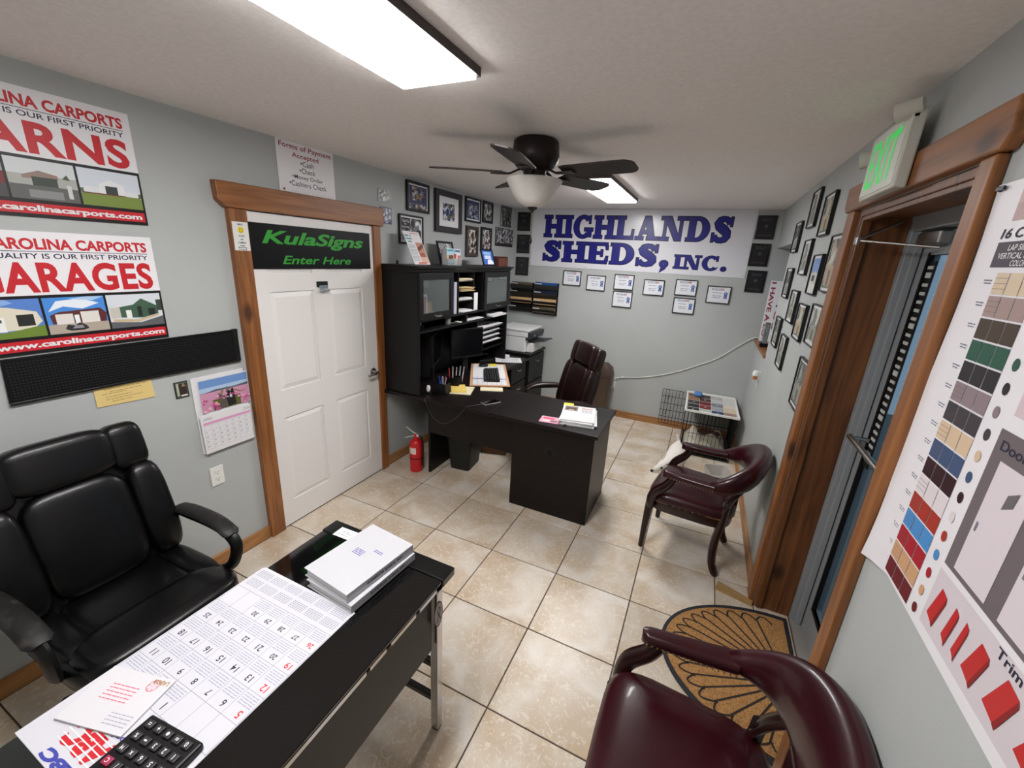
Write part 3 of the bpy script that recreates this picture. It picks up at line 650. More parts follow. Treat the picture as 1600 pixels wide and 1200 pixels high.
certs = [(.732,.960,1.59,1.768,'certificate at the far left of the row, nearest the wall files'),(1.037,1.267,1.552,1.733,'second certificate from the wall files'),(1.370,1.600,1.586,1.762,'upper certificate of the left stacked pair'),(1.373,1.603,1.382,1.570,'lower certificate of the left stacked pair'),
         (1.714,1.942,1.551,1.727,'single certificate between the two stacked pairs'),(2.059,2.287,1.576,1.751,'upper certificate of the right stacked pair'),(2.066,2.294,1.376,1.552,'lower certificate of the right stacked pair'),(2.393,2.628,1.522,1.706,'certificate at the far right of the row, below the banner corner')]
for i, (x0, x1, z0, z1, lab) in enumerate(certs):
    t = picture(BW, x0, x1, z0, z1, .009, .018, FRB, 0, CW, None, 'black framed '+lab, 'certificate', 'framed award certificates', 'framed_certificate')
    zc = .0105
    lines(t, [(-.075,.03,.062),(-.07,.05,.05),(-.06,.025,.020),(-.055,.03,-.012),(-.05,.02,-.030)], mat('cert_ink', (120,128,150), .6), z=zc, h=.006, seed=i)
    MB().rect(.015,.058,.05,.066,zc).build('red_mark', REDINK, t)
    rb = MB()
    rx, rz = .072, .012
    rb.poly([(rx+(.021 if k % 2 else .017)*math.cos(k*PI/10), rz+(.021 if k % 2 else .017)*math.sin(k*PI/10), zc) for k in range(20)])
    rb.poly([(rx-.012,rz-.01,zc),(rx+.0,rz-.012,zc),(rx-.004,rz-.056,zc),(rx-.011,rz-.046,zc),(rx-.018,rz-.052,zc)]); rb.poly([(rx,rz-.012,zc),(rx+.012,rz-.01,zc),(rx+.018,rz-.052,zc),(rx+.011,rz-.046,zc),(rx+.004,rz-.056,zc)])
    rbo = rb.build('award_ribbon', BLUE, t)
    MB().poly([(rx+.010*math.cos(k*PI/8), rz+.010*math.sin(k*PI/8), zc+.0004) for k in range(16)]).build('ribbon_centre', mat('ribbon_light', (150,176,220), .5), rbo)
# wall files
FT = mat('folder_tan', (214,178,128), .6); FD = mat('smoke_plastic', (40,36,34), .3); FBR = mat('folder_olive', (92,82,66), .55); FBL = mat('folder_blue', (30,84,150), .5)
def wall_file(x0, x1, z0, z1, label, tiers):
    t = BW('wall_file', label, 'wall file', (x0+x1)/2, z0, 'wall file pockets')
    X = (x1-x0)/2; H = z1-z0
    panel(t, -X, 0, X, H, .008, BLACK, 'back_panel')
    n = len(tiers)
    for k, (M, papers) in enumerate(tiers):
        b = H*(n-1-k)/n; hp = H/n
        d = .05+.012*k
        MB().prism([(.008,b+.004),(.03,b+.004),(d+.012,b+hp*.72),(d+.006,b+hp*.72),(.03,b+.01),(.008,b+.01)], -X, X, axis=0).xform(Matrix(((1,0,0,0),(0,0,1,0),(0,1,0,0),(0,0,0,1)))).build('pocket', FD, t)
        f = MB()
        MB().prism([(-X+.012,b+.03),(X-.012,b+.03),(X-.012,b+hp*1.02),(X*.3,b+hp*1.02),(X*.2,b+hp*1.0),(-X+.012,b+hp*1.0)], .03, .036+.01*k).build('folder', M, t)
        if papers:
            MB().prism([(-X+.02,b+hp*.78),(-X*.3,b+hp*.78),(-X*.35,b+hp*.86),(-X+.02,b+hp*.86)], d+.004, d+.010).build('tab_label', PAPER, t)
    return t
wall_file(.03, .345, 1.20, 1.585, 'left wall file of smoky pockets with tan folders, next to the hutch', [(FBR,1),(BLACKM,1),(FT,0),(BLACKM,1)])
wall_file(.36, .685, 1.19, 1.60, 'right wall file of smoky pockets with a blue folder on top', [(FBL,1),(mat('folder_navy', (18,30,62), .5),1),(FT,1),(FBR,1)])
# outlet, plug and cord
t = outlet(BW('wall_outlet', 'white wall outlet low on the back wall with the cord plugged in', 'outlet', 1.503, .418))
pl_ = tag(MB().box(1.48,YB-.045,.395,1.528,YB-.010,.475).build('power_adapter', PLASTIC_W, None, bevel=.006), 'grey white plug-in adapter in the back wall outlet', 'adapter')
cd = [(1.515,YB-.03,.475),(1.55,YB-.02,.51),(1.617,YB-.012,.525),(1.80,YB-.010,.555),(2.02,YB-.010,.615),(2.246,YB-.010,.705),(2.44,YB-.010,.81),(2.621,YB-.010,.917),(2.80,YB-.010,1.08),(2.938,YB-.012,1.195),(2.99,YB-.03,1.19)]
def smooth_path(P, n=4):
    P = [Vector(p) for p in P]; out = []
    for i in range(len(P)-1):
        p0, p1, p2, p3 = P[max(i-1,0)], P[i], P[i+1], P[min(i+2,len(P)-1)]
        for k in range(n):
            s = k/n; out.append(.5*((2*p1)+(p2-p0)*s+(2*p0-5*p1+4*p2-p3)*s*s+(3*p1-p0-3*p2+p3)*s**3))
    return out+[P[-1]]
cdo = empty('extension_cord', 'white cord running across the back wall up to the window sill', 'cord', (1.617, YB-.012, .525))
o = MB().tube(smooth_path(cd), .0055, 8).xform(Matrix.Translation((-1.617,-YB+.012,-.525))).build('cable', mat('cord_white', (226,228,222), .5), cdo, smooth=True)
MB().box(-.012,-.008,-.009,.012,.011,.009).build('cable_clip', PLASTIC_W, cdo, bevel=.002)

# ------------------------------------------------------------------ right wall
GR = 'framed pictures of sheds on the right wall'
pS = [photo_mat('shed_a', [(150,156,156),(96,112,96),(206,206,200),(120,118,110),(180,178,170)], 12), photo_mat('shed_b', [(150,156,160),(190,176,150),(110,120,96),(206,200,186),(140,140,136)], 9), photo_mat('shed_c', [(80,84,80),(150,150,146),(52,54,52),(110,116,110),(190,190,186)], 12)]
shed_sky = [((120,150,206),R_(0,.55,1,1)),((214,214,206),R_(0,0,1,.55)),((196,196,186),[(.1,.2),(.1,.5),(.5,.62),(.9,.5),(.9,.2)]),((40,44,66),R_(.2,.3,.55,.48))]
rf = [(1.985,1.745,2.18,2.415,0,'topmost picture on the right wall, far one of the top pair'),(1.545,1.30,2.10,2.33,1,'picture beside the door casing head, near one of the top pair'),(2.43,2.19,2.035,2.257,2,'highest picture beside the window niche'),
      (1.88,1.64,1.877,2.10,0,'white matted picture just left of the blue sky picture'),(1.46,1.23,1.771,1.996,None,'picture of a shed under a blue sky'),(1.13,.912,1.80,2.083,1,'tall picture half behind the door casing with a blue grey roof'),
      (2.35,2.11,1.697,1.921,2,'dark picture at mid height beside the window niche'),(1.92,1.68,1.555,1.774,0,'greenish picture below the white matted one'),(1.55,1.31,1.49,1.709,1,'picture of a tan shed below the blue sky picture'),
      (1.165,.925,1.515,1.733,0,'pale picture half behind the door casing, second from the bottom there'),(2.32,2.08,1.32,1.55,2,'lowest picture beside the window niche'),(1.91,1.68,1.232,1.463,0,'lowest picture in the middle of the right wall group'),(1.14,.912,1.162,1.44,2,'lowest picture beside the door casing')]
for a, b, z0, z1, k, lab in rf:
    t = picture(RW, a, b, z0, z1, .007, .02, FRB, .014, MW, pS[k] if k is not None else None, 'black framed '+lab, group=GR)
    X, Y = abs(a-b)/2-.021, (z1-z0)/2-.021
    if k is None: pic(t, -X, -Y, X, Y, shed_sky, .0116, name='photo')
    else: pic(t, -X, -Y, X, Y*.05, [((150,150,140) if k != 1 else (178,160,132), [(.1,.1),(.1,.8),(.5,1),(.9,.8),(.9,.1)]),((96,98,92),R_(.4,.1,.6,.7))], .0118, name='shed_print')
# exit sign
t = RW('exit_sign', 'white exit sign with green letters and emergency lamp heads above the door', 'exit sign', .38, 2.282, x=XR-.0005)
EW = mat('exit_housing', (214,214,204), .5)
MB().box(-.178,-.112,.034,.178,.112,.072).build('housing', EW, t, bevel=.006)
MB().box(-.165,-.1,.072,.165,.1,.075).build('face_plate', mat('exit_face', (226,230,222), .5), t)
GE = mat('exit_green', (60,220,100), .4, emit=(70,235,110), estr=.16)
text(t, 'EXIT', -.135, -.078, .135, .078, GE, z=.0758, bold=.012)
hd_ = MB().box(.135,.085,.05,.178,.125,.072).build('lamp_bracket', EW, t, bevel=.004)
MB().cyl((.176,.122,.050),(.142,.106,.104),.022,.030,n=20).build('lamp_head', EW, hd_, smooth=True)
hd_ = MB().box(-.20,.035,.045,-.178,.065,.065).build('lamp_bracket', EW, t, bevel=.004)
MB().cyl((-.205,.05,.05),(-.222,.045,.090),.026,.032,n=20).build('lamp_head', EW, hd_, smooth=True)
# colour chart poster
t = plane_thing('colour_chart', 'large white poster of colour swatches, doors and trim on the right wall', 'poster', (XR-.004, 0, 0), (0,-1,0), (0,0,1))
def cy(y): return -y        # wall y to poster x
pg = []
for i in range(16):
    q_ = i/15; curl = .002+.011*max(0,(q_-.6)/.4)**2
    def zb(b_): return 2.098+(b_-2.098)*q_
    e = .275+.010*math.sin(i*.55)-.012*q_**4
    pg.append([(e,zb(1.113),curl),(e+.05,zb(1.128),.002+.45*(curl-.002)),(e+.14,zb(1.150),.002),(1.25,zb(1.134),.002)])
MB().loft(pg, cap=False, closed=False).build('sheet', mat('chart_paper', (236,233,238), .4), t, smooth=True)
zz = .0032
text(t, '16 COLORS', .357, 1.980, .560, 2.000, INK, z=zz, bold=.02, shear=.15)
MB().rect(.358,1.922,.62,1.973,zz).build('caption_box', mat('chart_plum', (72,62,74), .5), t)
for s, z, a, b in (('LAP SIDING',1.958,.40,.49),('VERTICAL PANELS',1.942,.375,.52),('COLOR',1.927,.425,.475)): text(t, s, a, z-.003, b, z+.009, PAPER, z=zz+.0006, bold=.015, shear=.12)
pic(t, .375, 2.015, .60, 2.085, [((190,160,160), full), ((206,180,178), R_(0,.5,1,1))], zz, name='roof_print')
SW = [(216,196,170),(166,142,138),(72,58,48),(44,88,72),(44,40,46),(142,126,132),(66,60,66),(216,190,160),(66,84,120),(50,20,30),(226,216,220),(168,52,40),(76,142,204),(168,30,46),(206,160,120),(106,26,36)]
pitch_ = .0473
for r_, c in enumerate(SW):
    z1 = 1.911-r_*pitch_; M = mat('swatch_%d' % r_, c, .5)
    for k in range(3):
        a = .396+k*.0455
        s = MB().rect(a, z1-pitch_+.004, a+.0425, z1, zz).build('swatch', M, t)
        if k == 0 and c[0]+c[1]+c[2] > 240:
            g = MB()
            for q_ in range(1, 4): g.rect(a, z1-q_*.0108-.0005, a+.0425, z1-q_*.0108+.0005, zz+.0004)
            g.build('siding_line', mat('siding_line', (120,104,100), .5), s)
    if r_ > 2: MB().poly([(.561+.0095*math.cos(q_*PI/8), z1-.024+.0125*math.sin(q_*PI/8), zz) for q_ in range(16)]).build('colour_dot', M, t)
    lines(t, [(.355,.385,z1-.016),(.358,.383,z1-.022)], INKG, z=zz, h=.0025, seed=r_)
MB().rect(.595,1.325,1.2,1.63,zz).build('doors_panel', mat('chart_taupe', (112,102,106), .5), t)
text(t, 'Doors', .612, 1.592, .70, 1.612, INK, z=zz+.0006, bold=.01)
LEAF = mat('leaf_white', (222,212,218), .45)
for a in (.627, .772, .91):
    lf = MB().rect(a,1.336,a+.105,1.575,zz+.0006).build('door_leaf_print', LEAF, t)
    MB().poly([(a+.05,1.50,zz+.0012),(a+.075,1.515,zz+.0012),(a+.078,1.545,zz+.0012),(a+.053,1.53,zz+.0012)]).build('leaf_window', mat('chart_window', (110,106,108), .4), lf)
    MB().rect(a+.008,1.43,a+.014,1.45,zz+.0012).build('leaf_knob', INKG, lf)
pic(t, .61, 1.66, .82, 1.86, [((214,196,202), full), ((200,178,186), R_(.1,.1,.9,.6))], zz, name='garage_print')
MB().rect(.592,1.172,1.2,1.31,zz).build('trim_panel', mat('chart_pale', (216,206,212), .5), t)
text(t, 'Trim', .80, 1.289, .865, 1.3085, INK, z=zz+.0006, bold=.015)
TR1 = mat('trim_red', (196,38,42), .35); TR2 = mat('trim_dark_red', (140,26,34), .4)
for a, w in ((.605,.042),(.668,.026),(.708,.022),(.745,.05),(.815,.06),(.90,.06)):
    tp = MB().poly([(a,1.205,zz+.0008),(a+w*.6,1.195,zz+.0008),(a+w,1.272,zz+.0008),(a+w*.45,1.280,zz+.0008)]).build('trim_print', TR1, t)
    MB().poly([(a+w*.6,1.195,zz+.0012),(a+w*.75,1.19,zz+.0012),(a+w*1.08,1.262,zz+.0012),(a+w,1.272,zz+.0012)]).build('trim_return', TR2, tp)
MB().cyl((.292,2.088,.002),(.292,2.088,.008),.006,n=10).box(.286,2.084,.006,.315,2.092,.010).build('push_pin', mat('pin_navy', (24,26,50), .4), t)
recenter(t, .75, 1.6)
# window-niche things
t = plane_thing('cardboard_sign', 'white sign with red lettering turned sideways, leaning in the window niche', 'sign', (3.02, 3.42, 1.50), (1,0,0), (0,.08,1))
panel(t, -.048, -.32, .10, .30, .004, POSTER, 'board')
text(t, 'I HAVE A LO', -.035, -.27, .005, .285, mat('sign_maroon', (150,30,56), .5), z=.0046, bold=.03, rot=3)
text(t, 'YOU', .04, -.2, .085, .1, mat('sign_maroon', (150,30,56), .5), z=.0046, bold=.03, rot=3)
t = empty('glass_trophy', 'grey glass trophy block with a black base on the window sill', 'trophy', (2.985, 3.05, NZ0+.028))
MB().box(-.035,-.05,0,.035,.05,.035).build('base', BLACK, t, bevel=.003)
MB().loft([[(-.02,-.045,.035),(.02,-.045,.035),(.02,.045,.035),(-.02,.045,.035)],[(-.02,-.05,.20),(.02,-.05,.20),(.02,.05,.20),(-.02,.05,.20)],[(-.02,-.03,.235),(.02,-.03,.235),(.02,.03,.235),(-.02,.03,.235)]]).build('glass_block', mat('smoke_glass', (150,160,160), .08, trans=.8), t, bevel=.003)
t = RW('air_freshener', 'white plug-in air freshener with an amber bottle on the right wall', 'air freshener', 2.62, .965)
panel(t, -.03, -.02, .03, .045, .006, PLASTIC_W, 'back_plate', bevel=.002)
MB().lathe([(.012,.0),(.026,.005),(.028,.03),(.02,.05),(.008,.052)], n=18).xform(Matrix.Translation((0,.0,.034)) @ Matrix.Rotation(-PI/2,4,'X')).build('warmer', PLASTIC_W, t, smooth=True)
MB().blob((0,-.016,.034),(.02,.016,.02),.8,14).build('oil_bottle', mat('amber_oil', (188,108,40), .15, coat=.4), t, smooth=True)
MB().box(-.004,-.10,.004,.004,-.02,.010).build('cord_stub', PLASTIC_W, t)
# ================================================================== FURNITURE
def thing(name, label, cat, group=None): return empty(name, label, cat, (0,0,0), 0, group)
def rebase(t, loc, rz=0):
    """parts were drawn in room coordinates: move the Empty to the thing's base and keep them where they are"""
    M = Matrix.Translation(loc) @ Matrix.Rotation(rz, 4, 'Z'); inv = M.inverted(); seen = set()
    def down(o):
        for c in o.children:
            if c.type == 'MESH' and c.data.name not in seen: seen.add(c.data.name); c.data.transform(inv)
            down(c)
    down(t); t.location = loc; t.rotation_euler = (0,0,rz); return t

# ------------------------------------------------------------------ black glass desk in the foreground
t = thing('glass_desk', 'black glass topped desk with chrome legs in the foreground', 'desk')
X0, X1, Y0, Y1, ZT = 1.10, 1.712, -1.78, -.53, .742
DB = mat('desk_black', (12,12,13), .22, coat=.3); MOD = mat('modesty_grey', (42,39,38), .45)
box('glass_top', DARKGLASS, t, X0+.004, Y0+.08, ZT-.012, X1-.006, Y1-.078, ZT)
for a, b in ((Y1-.078, Y1), (Y0, Y0+.08)): box('end_cap', DB, t, X0, a, ZT-.03, X1, b, ZT+.004, bevel=.004)
box('top_frame', DB, t, X0+.02, Y0+.08, ZT-.035, X1-.03, Y1-.078, ZT-.014)
for k, (a, b) in enumerate(((-.635,-.735),(-.755,-.88),(-.90,-.97),(-.985,-1.30),(-1.32,-1.70))): box('chrome_rail', CHROME, t, X1-.026, b, ZT-.034, X1-.008, a, ZT-.016, bevel=.002)
box('modesty_panel', MOD, t, 1.682, Y0+.13, .45, 1.692, -.652, ZT-.042, bevel=.002)
for x in (1.125, 1.69):
    for y in (-.62, Y0+.1): box('leg', CHROME, t, x-.017, y-.017, 0.012, x+.017, y+.017, ZT-.031, bevel=.003); 
    for y in (-.62, Y0+.1): box('foot', BLACK, t, x-.014, y-.014, 0, x+.014, y+.014, .012, bevel=.002)
for z in (.15, .33): box('cross_bar', DB, t, 1.142, -.632, z, 1.673, -.608, z+.024, bevel=.002)
lg = plane_thing('badge', None, None, (1.7075, -.64, .615), (0,-1,0), (0,0,1)); 
for k_ in ('label','category'):
    if k_ in lg: del lg[k_]
lg.parent = t; lg.matrix_basis = Matrix(((0,0,1,1.7078),(1,0,0,-.643),(0,1,0,.612),(0,0,0,1)))
bpy.data.objects.remove(lg)
F_ = Matrix(((0,0,1,0),(1,0,0,0),(0,1,0,0),(0,0,0,1)))      # X right=+y, Y up=z, Z out=+x
bd = MB(); bd.add([(.026*math.cos(k*PI/14), .056*math.sin(k*PI/14), 0) for k in range(28)], [tuple(range(28))])
bdo = bd.xform(Matrix.Translation((1.7085,-.632,.612)) @ F_).build('oval_badge', mat('badge_grey', (168,162,162), .4), t)
rb = MB()
for k in range(28):
    a0, a1 = k*PI/14, (k+1)*PI/14
    rb.poly([(rr*.026*math.cos(a), rr*.056*math.sin(a), .0004) for rr, a in ((.92,a0),(.92,a1),(1.0,a1),(1.0,a0))])
rib = [(-.010,-.034),(-.004,-.015),(.008,.008),(.009,.022),(.002,.032),(-.006,.022),(-.005,.008),(.006,-.014),(.012,-.032)]
for i in range(len(rib)-1):
    (a,b),(c,d) = rib[i], rib[i+1]; rb.poly([(a-.0028,b,.0004),(a+.0028,b,.0004),(c+.0028,d,.0004),(c-.0028,d,.0004)])
rb.xform(Matrix.Translation((1.7087,-.632,.612)) @ F_).build('ribbon_mark', mat('badge_dark', (40,36,38), .5), bdo)
rebase(t, (1.40, -1.15, 0))

# desk pad calendar: its reader sits at the far end, so it is upside down from here
t = plane_thing('desk_calendar', 'large paper desk pad calendar lying on the black glass desk', 'calendar', (0,0,ZT+.0005), (-1,0,0), (0,-1,0))
# local x = -room x, local y = -room y
PADP = mat('pad_paper', (203, 202, 209), .65)
panel(t, -1.538, .866, -1.094, 1.492, .003, PADP, 'pad', bevel=.001)
MB().box(-1.54,.862,.003,-1.10,.880,.0036).build('curled_edge', PADP, t)
g = MB(); gx = [-1.535+k*.0621 for k in range(8)]; gy = [.96+k*.072 for k in range(6)]
for x in gx: g.rect(x-.0005,.96,x+.0005,1.32,.0034)
for y in gy: g.rect(-1.535,y-.0005,-1.10,y+.0005,.0034)
g.build('grid', INKG, t)
for d in range(1, 31):
    r_, c_ = divmod(d+2, 7); x = gx[c_]+.014; y = gy[5-r_]-.028
    text(t, str(d), x, y-.0, x+(.011 if d < 10 else .021), y+.019, REDINK if c_ == 0 else INK, z=.0034, bold=.012, name='date_number', keep=True)
    lines(t, [(gx[c_]+.006, gx[c_]+.055, y-.010-q*.0065) for q in range(5)], mat('pad_ink', (158,160,178), .6), z=.0034, h=.0022, seed=d, name='note_lines')
mb = MB(); rnd = random.Random(2)
for b in range(2):
    for k in range(6):
        x = -1.528+k*.072; y = .874+b*.042
        for r_ in range(5):
            for c_ in range(7): mb.rect(x+c_*.009, y+r_*.0062, x+c_*.009+.0055, y+r_*.0062+.0028, .0038)
tag(mb.build('small_months', mat('pad_ink2', (150,152,166), .6), t), kind='stuff')
LB = mat('logo_blue', (64,70,160), .5)
text(t, 'ABC', -1.345, 1.40, -1.20, 1.455, PRED, z=.0034, bold=.06, shear=.2)
st = MB()
for k in range(5): st.rect(-1.35,1.405+k*.011,-1.19,1.4075+k*.011,.0040)
st.build('logo_stripe', PAPER, t)
text(t, 'Supply Co.', -1.375, 1.378, -1.22, 1.396, LB, z=.0034, bold=.01); text(t, 'ABC', -1.345, 1.465, -1.20, 1.488, LB, z=.0034, bold=.06, shear=.2)
recenter(t, -1.316, 1.18)
# printed pad on top
t = plane_thing('note_pad', 'white pad with red printing lying askew on the desk calendar', 'notepad', (1.213, -1.345, ZT+.0040), (-.966,-.259,0), (.259,-.966,0))
MB().prism([(-.098,-.070),(.098,-.070),(.098,.070),(-.098,.070)], 0, .006).build('pages', mat('notepad_paper', (208, 206, 210), .65), t, bevel=.0006)
PK = mat('pad_pink', (214,96,120), .6)
wh = MB()
for k in range(24):
    a0, a1 = k*PI/12, (k+1)*PI/12; wh.poly([(-.055+rr*math.cos(a), -.045+rr*math.sin(a), .0064) for rr, a in ((.0135,a0),(.0135,a1),(.0155,a1),(.0155,a0))])
for k in range(6):
    a = k*PI/3; wh.poly([(-.055,-.045,.0064),(-.055+.014*math.cos(a-.06),-.045+.014*math.sin(a-.06),.0064),(-.055+.014*math.cos(a+.06),-.045+.014*math.sin(a+.06),.0064)])
wh.build('wheel_print', PK, t)
lines(t, [(-.03,.05,-.03+k*.009) for k in range(5)], PK, z=.0064, h=.0022)
lines(t, [(-.085,-.02,.03+k*.008) for k in range(4)], mat('pad_ink', (158,160,178), .6), z=.0064, h=.0022, seed=4)
text(t, 'LABOR', -.09, -.062, -.045, -.05, mat('pad_ochre', (170,136,90), .6), z=.0064, bold=.03, rot=0)
# calculator
t = plane_thing('desk_calculator', 'black desk calculator at the bottom edge on the desk calendar', 'calculator', (1.44, -1.395, ZT+.0042), (-.995,-.1,0), (.1,-.995,0))
MB().loft([[(-.088,-.075,0),(.088,-.075,0),(.088,.10,0),(-.088,.10,0)],[(-.088,-.075,.020),(.088,-.075,.020),(.088,.10,.030),(-.088,.10,.030)]]).build('body', BLACK, t, bevel=.005)
KD = mat('key_dark', (44,42,46), .5)
km = bpy.data.meshes.new('key')
kmb = MB().box(-.011,-.0085,-.002,.011,.0085,.0055).mesh('key', [KD], bevel=.002)
kred = MB().box(-.011,-.0085,-.002,.011,.0085,.0055).mesh('key', [mat('key_red', (150,36,70), .5)], bevel=.002)
keys = ['0','00','.','+','=','1','2','3','-','%','4','5','6','x','M','7','8','9','/','C']
for i, kname in enumerate(keys):
    c_, r_ = i % 5, i//5; x, y = -.062+c_*.031, -.055+r_*.028; zt = .0205+.01*(y+.075)/.175
    o = link(bpy.data.objects.new('key', kred if kname == 'C' else kmb), t); o.location = (x, y, zt)
    text(o, kname, -.004, -.005, .004, .005, PAPER, z=.0058, bold=.01, name='key_legend', keep=True)
MB().box(-.07,.062,.027,.07,.09,.0295).build('display', mat('lcd', (112,120,112), .2), t, bevel=.001)
# binders
def binder(x, y, z, rz, h, label, spine):
    t = empty('ring_binder', label, 'binder', (x, y, z), rz, 'white binders on the glass desk')
    w, d = .112, .152
    MB().box(-w,-d,0,w,d,.003).box(-w,-d,h-.003,w,d,h).box(w-.003,-d,.003,w,d,h-.003).build('cover', mat('binder_white', (190,190,195), .4, coat=.1), t, bevel=.001)
    MB().box(-w+.008,-d+.006,.004,w-.010,d-.006,h-.006).build('pages', mat('binder_pages', (214,212,208), .7), t)
    o = plane_thing('spine_label', None, None, (0,0,0), (1,0,0), (0,1,0))
    for k in ('label','category'):
        if k in o: del o[k]
    bpy.data.objects.remove(o)
    vs, fs, a, b, c, dd = text_mesh(spine, .03, 0)
    mb = MB(); mb.add([(w+.0006, -.07+(v[0]-a)/(c-a)*.17, h*.3+(v[1]-b)/(dd-b)*h*.4) for v in vs], fs); mb.build('spine_lettering', INK, t)
    lines(t, [(-.045,.0,.02-k*.008) for k in range(4)]+[(.02,.06,.05-k*.008) for k in range(2)], LB, z=h+.0005, h=.003, name='cover_print')
    return t
binder(1.432, -.712, ZT+.0045, math.radians(-4), .030, 'lower white binder with a grey spine under another on the glass desk', 'SUPERIOR SHEDS, INC')
binder(1.418, -.706, ZT+.035, math.radians(-6), .034, 'upper white binder with lettered spine on top of another', 'SUPERIOR SHEDS, INC.')
t = plane_thing('business_card', 'white business card on the far end of the black glass desk', 'card', (1.208, -.583, ZT+.0045), (.98,.03,0), (-.03,.98,0))
MB().box(-.044,-.027,0,.044,.027,.0012).build('card', PAPER, t); lines(t, [(-.02,.025,.008),(-.015,.03,.0),(-.035,.02,-.012)], INKG, z=.0015, h=.003)

# ------------------------------------------------------------------ office chairs
def office_chair(loc, rz, label, LM, FM, backw=.26, backh=.70, lean=.22, arm_h=.655, armw=.30, pad=True, one_pad=False, seam=None):
    t = empty('office_chair', label, 'office chair', loc, rz)
    # base with five legs and casters
    hub = MB().cyl((0,0,.09),(0,0,.15),.035,n=16).cyl((0,0,.15),(0,0,.40),.026,n=16).box(-.12,-.10,.37,.12,.10,.40)
    hub.build('gas_column', FM, t, smooth=True)
    for k in range(5):
        a = 2*PI*k/5+.3; c, s = math.cos(a), math.sin(a)
        MB().tube([(.02*c,.02*s,.125),(.16*c,.16*s,.105),(.29*c,.29*s,.085)], [.026,.022,.016], 8).build('base_leg', FM, t, smooth=True)
        MB().cyl((.29*c-.022*s,.29*s+.022*c,.03),(.29*c+.022*s,.29*s-.022*c,.03),.03,n=14).cyl((.29*c,.29*s,.03),(.29*c,.29*s,.09),.01).build('caster', BLACK, t, smooth=True)
    # seat: thick cushion with waterfall front, plus stitched pads
    st = MB()
    st.blob((0,0,.425),(.27,.285,.055),.38,28); st.build('seat', LM, t, smooth=True, angle=80)
    MB().blob((.155,0,.448),(.125,.265,.052),.5,24).build('seat_front_roll', LM, t, smooth=True, angle=80)
    MB().blob((-.06,0,.452),(.17,.19,.038),.45,24).build('seat_pad', LM, t, smooth=True, angle=80)
    for s in (-1, 1): MB().blob((-.06,s*.222,.450),(.18,.055,.045),.5,20).build('seat_bolster', LM, t, smooth=True, angle=80)
    # back, leaning
    def bk(u, v, w):   # u sideways, v up the back, w forward of the back plane
        a = lean
        return Vector((-.235-math.sin(a)*v+math.cos(a)*w, u, .46+math.cos(a)*v+math.sin(a)*w))
    rings = []
    for i in range(13):
        v = -.04+(backh*.955+.04)*i/12; q = i/12
        wd = backw*(.90+.13*math.sin(PI*min(q*1.15,1))-.16*max(0,q-.72)/.28); th = .05*(1-.25*q)
        if i in (0, 12): wd *= .86; th *= .55
        rings.append([bk(wd*math.copysign(abs(math.cos(b))**.5, math.cos(b)), v, th*math.copysign(abs(math.sin(b))**.6, math.sin(b))-.01) for b in [2*PI*j/24 for j in range(24)]])
    MB().loft(rings).build('back_shell', LM, t, smooth=True, angle=80)
    def padblob(u, v, ru, rvv, rw, e, name, w=.045, tilt=0):
        M4 = Matrix((( math.cos(lean),0,-math.sin(lean),0),(0,1,0,0),(math.sin(lean),0,math.cos(lean),0),(0,0,0,1))) @ Matrix.Rotation(tilt, 4, 'X')
        MB().blob(bk(u, v, w), (rw, ru, rvv), e, 24, mat4=M4).build(name, LM, t, smooth=True, angle=80)
    padblob(0, backh*.85, backw*.60, backh*.150, .056, .45, 'headrest', .030)
    for s in (-1, 1): padblob(s*backw*.74, backh*.83, backw*.24, backh*.158, .052, .5, 'headrest_wing', .026)
    if one_pad: padblob(0, backh*.36, backw*.60, backh*.345, .05, .45, 'back_pad', .036)
    else:
        padblob(0, backh*.50, backw*.60, backh*.20, .045, .42, 'back_pad', .036); padblob(0, backh*.15, backw*.62, backh*.17, .05, .45, 'lumbar_pad', .04)
    for s in (-1, 1): padblob(s*backw*.80, backh*.36, backw*.23, backh*.34, .06, .55, 'side_bolster', .04)
    if seam:
        for s in (-1, 1):
            MB().tube([bk(s*backw*.60, backh*v_, .078) for v_ in (.03,.2,.4,.55)]+[bk(s*backw*.66, backh*.66, .075), bk(s*backw*.64, backh*.98, .07)], .0035, 6).build('piping', seam, t, smooth=True)
    for s in (-1, 1):
        A = MB().tube(smooth_path([(-.265,s*(armw-.03),.53),(-.25,s*armw,arm_h-.03),(-.13,s*armw,arm_h-.012),(.05,s*armw,arm_h-.014),(.145,s*armw,arm_h-.045),(.165,s*armw,arm_h-.10),(.13,s*(armw-.01),arm_h-.19),(.06,s*(armw-.03),.42)], 4), .021, 10, flat=(.8,1.2))
        ar = A.build('armrest', FM, t, smooth=True)
        if pad: MB().tube(smooth_path([(-.24,s*armw,arm_h-.005),(-.12,s*armw,arm_h+.012),(.05,s*armw,arm_h+.008),(.155,s*armw,arm_h-.03)], 4), [.016]+[.03]*11+[.02], 12, flat=(.55,1.25)).build('arm_pad', mat('arm_pad_worn', (22,21,21), .55, noise=(22, (62,58,54), .52, .75)) if FM is BLACK else LM, ar, smooth=True)
    return t
office_chair((.51, -1.03, 0), math.radians(2), 'black leather office chair behind the black glass desk', LEATHER_K, BLACK, backw=.285, backh=.655, lean=.26, armw=.31, one_pad=True)
office_chair((1.215, 1.93, 0), math.radians(222), 'dark brown leather office chair behind the dark wood desk', LEATHER_B, mat('chair_frame_brown', (38,30,28), .5), backw=.265, backh=.70, lean=.23, one_pad=True, arm_h=.66, armw=.295, seam=mat('brown_piping', (74,52,48), .35))

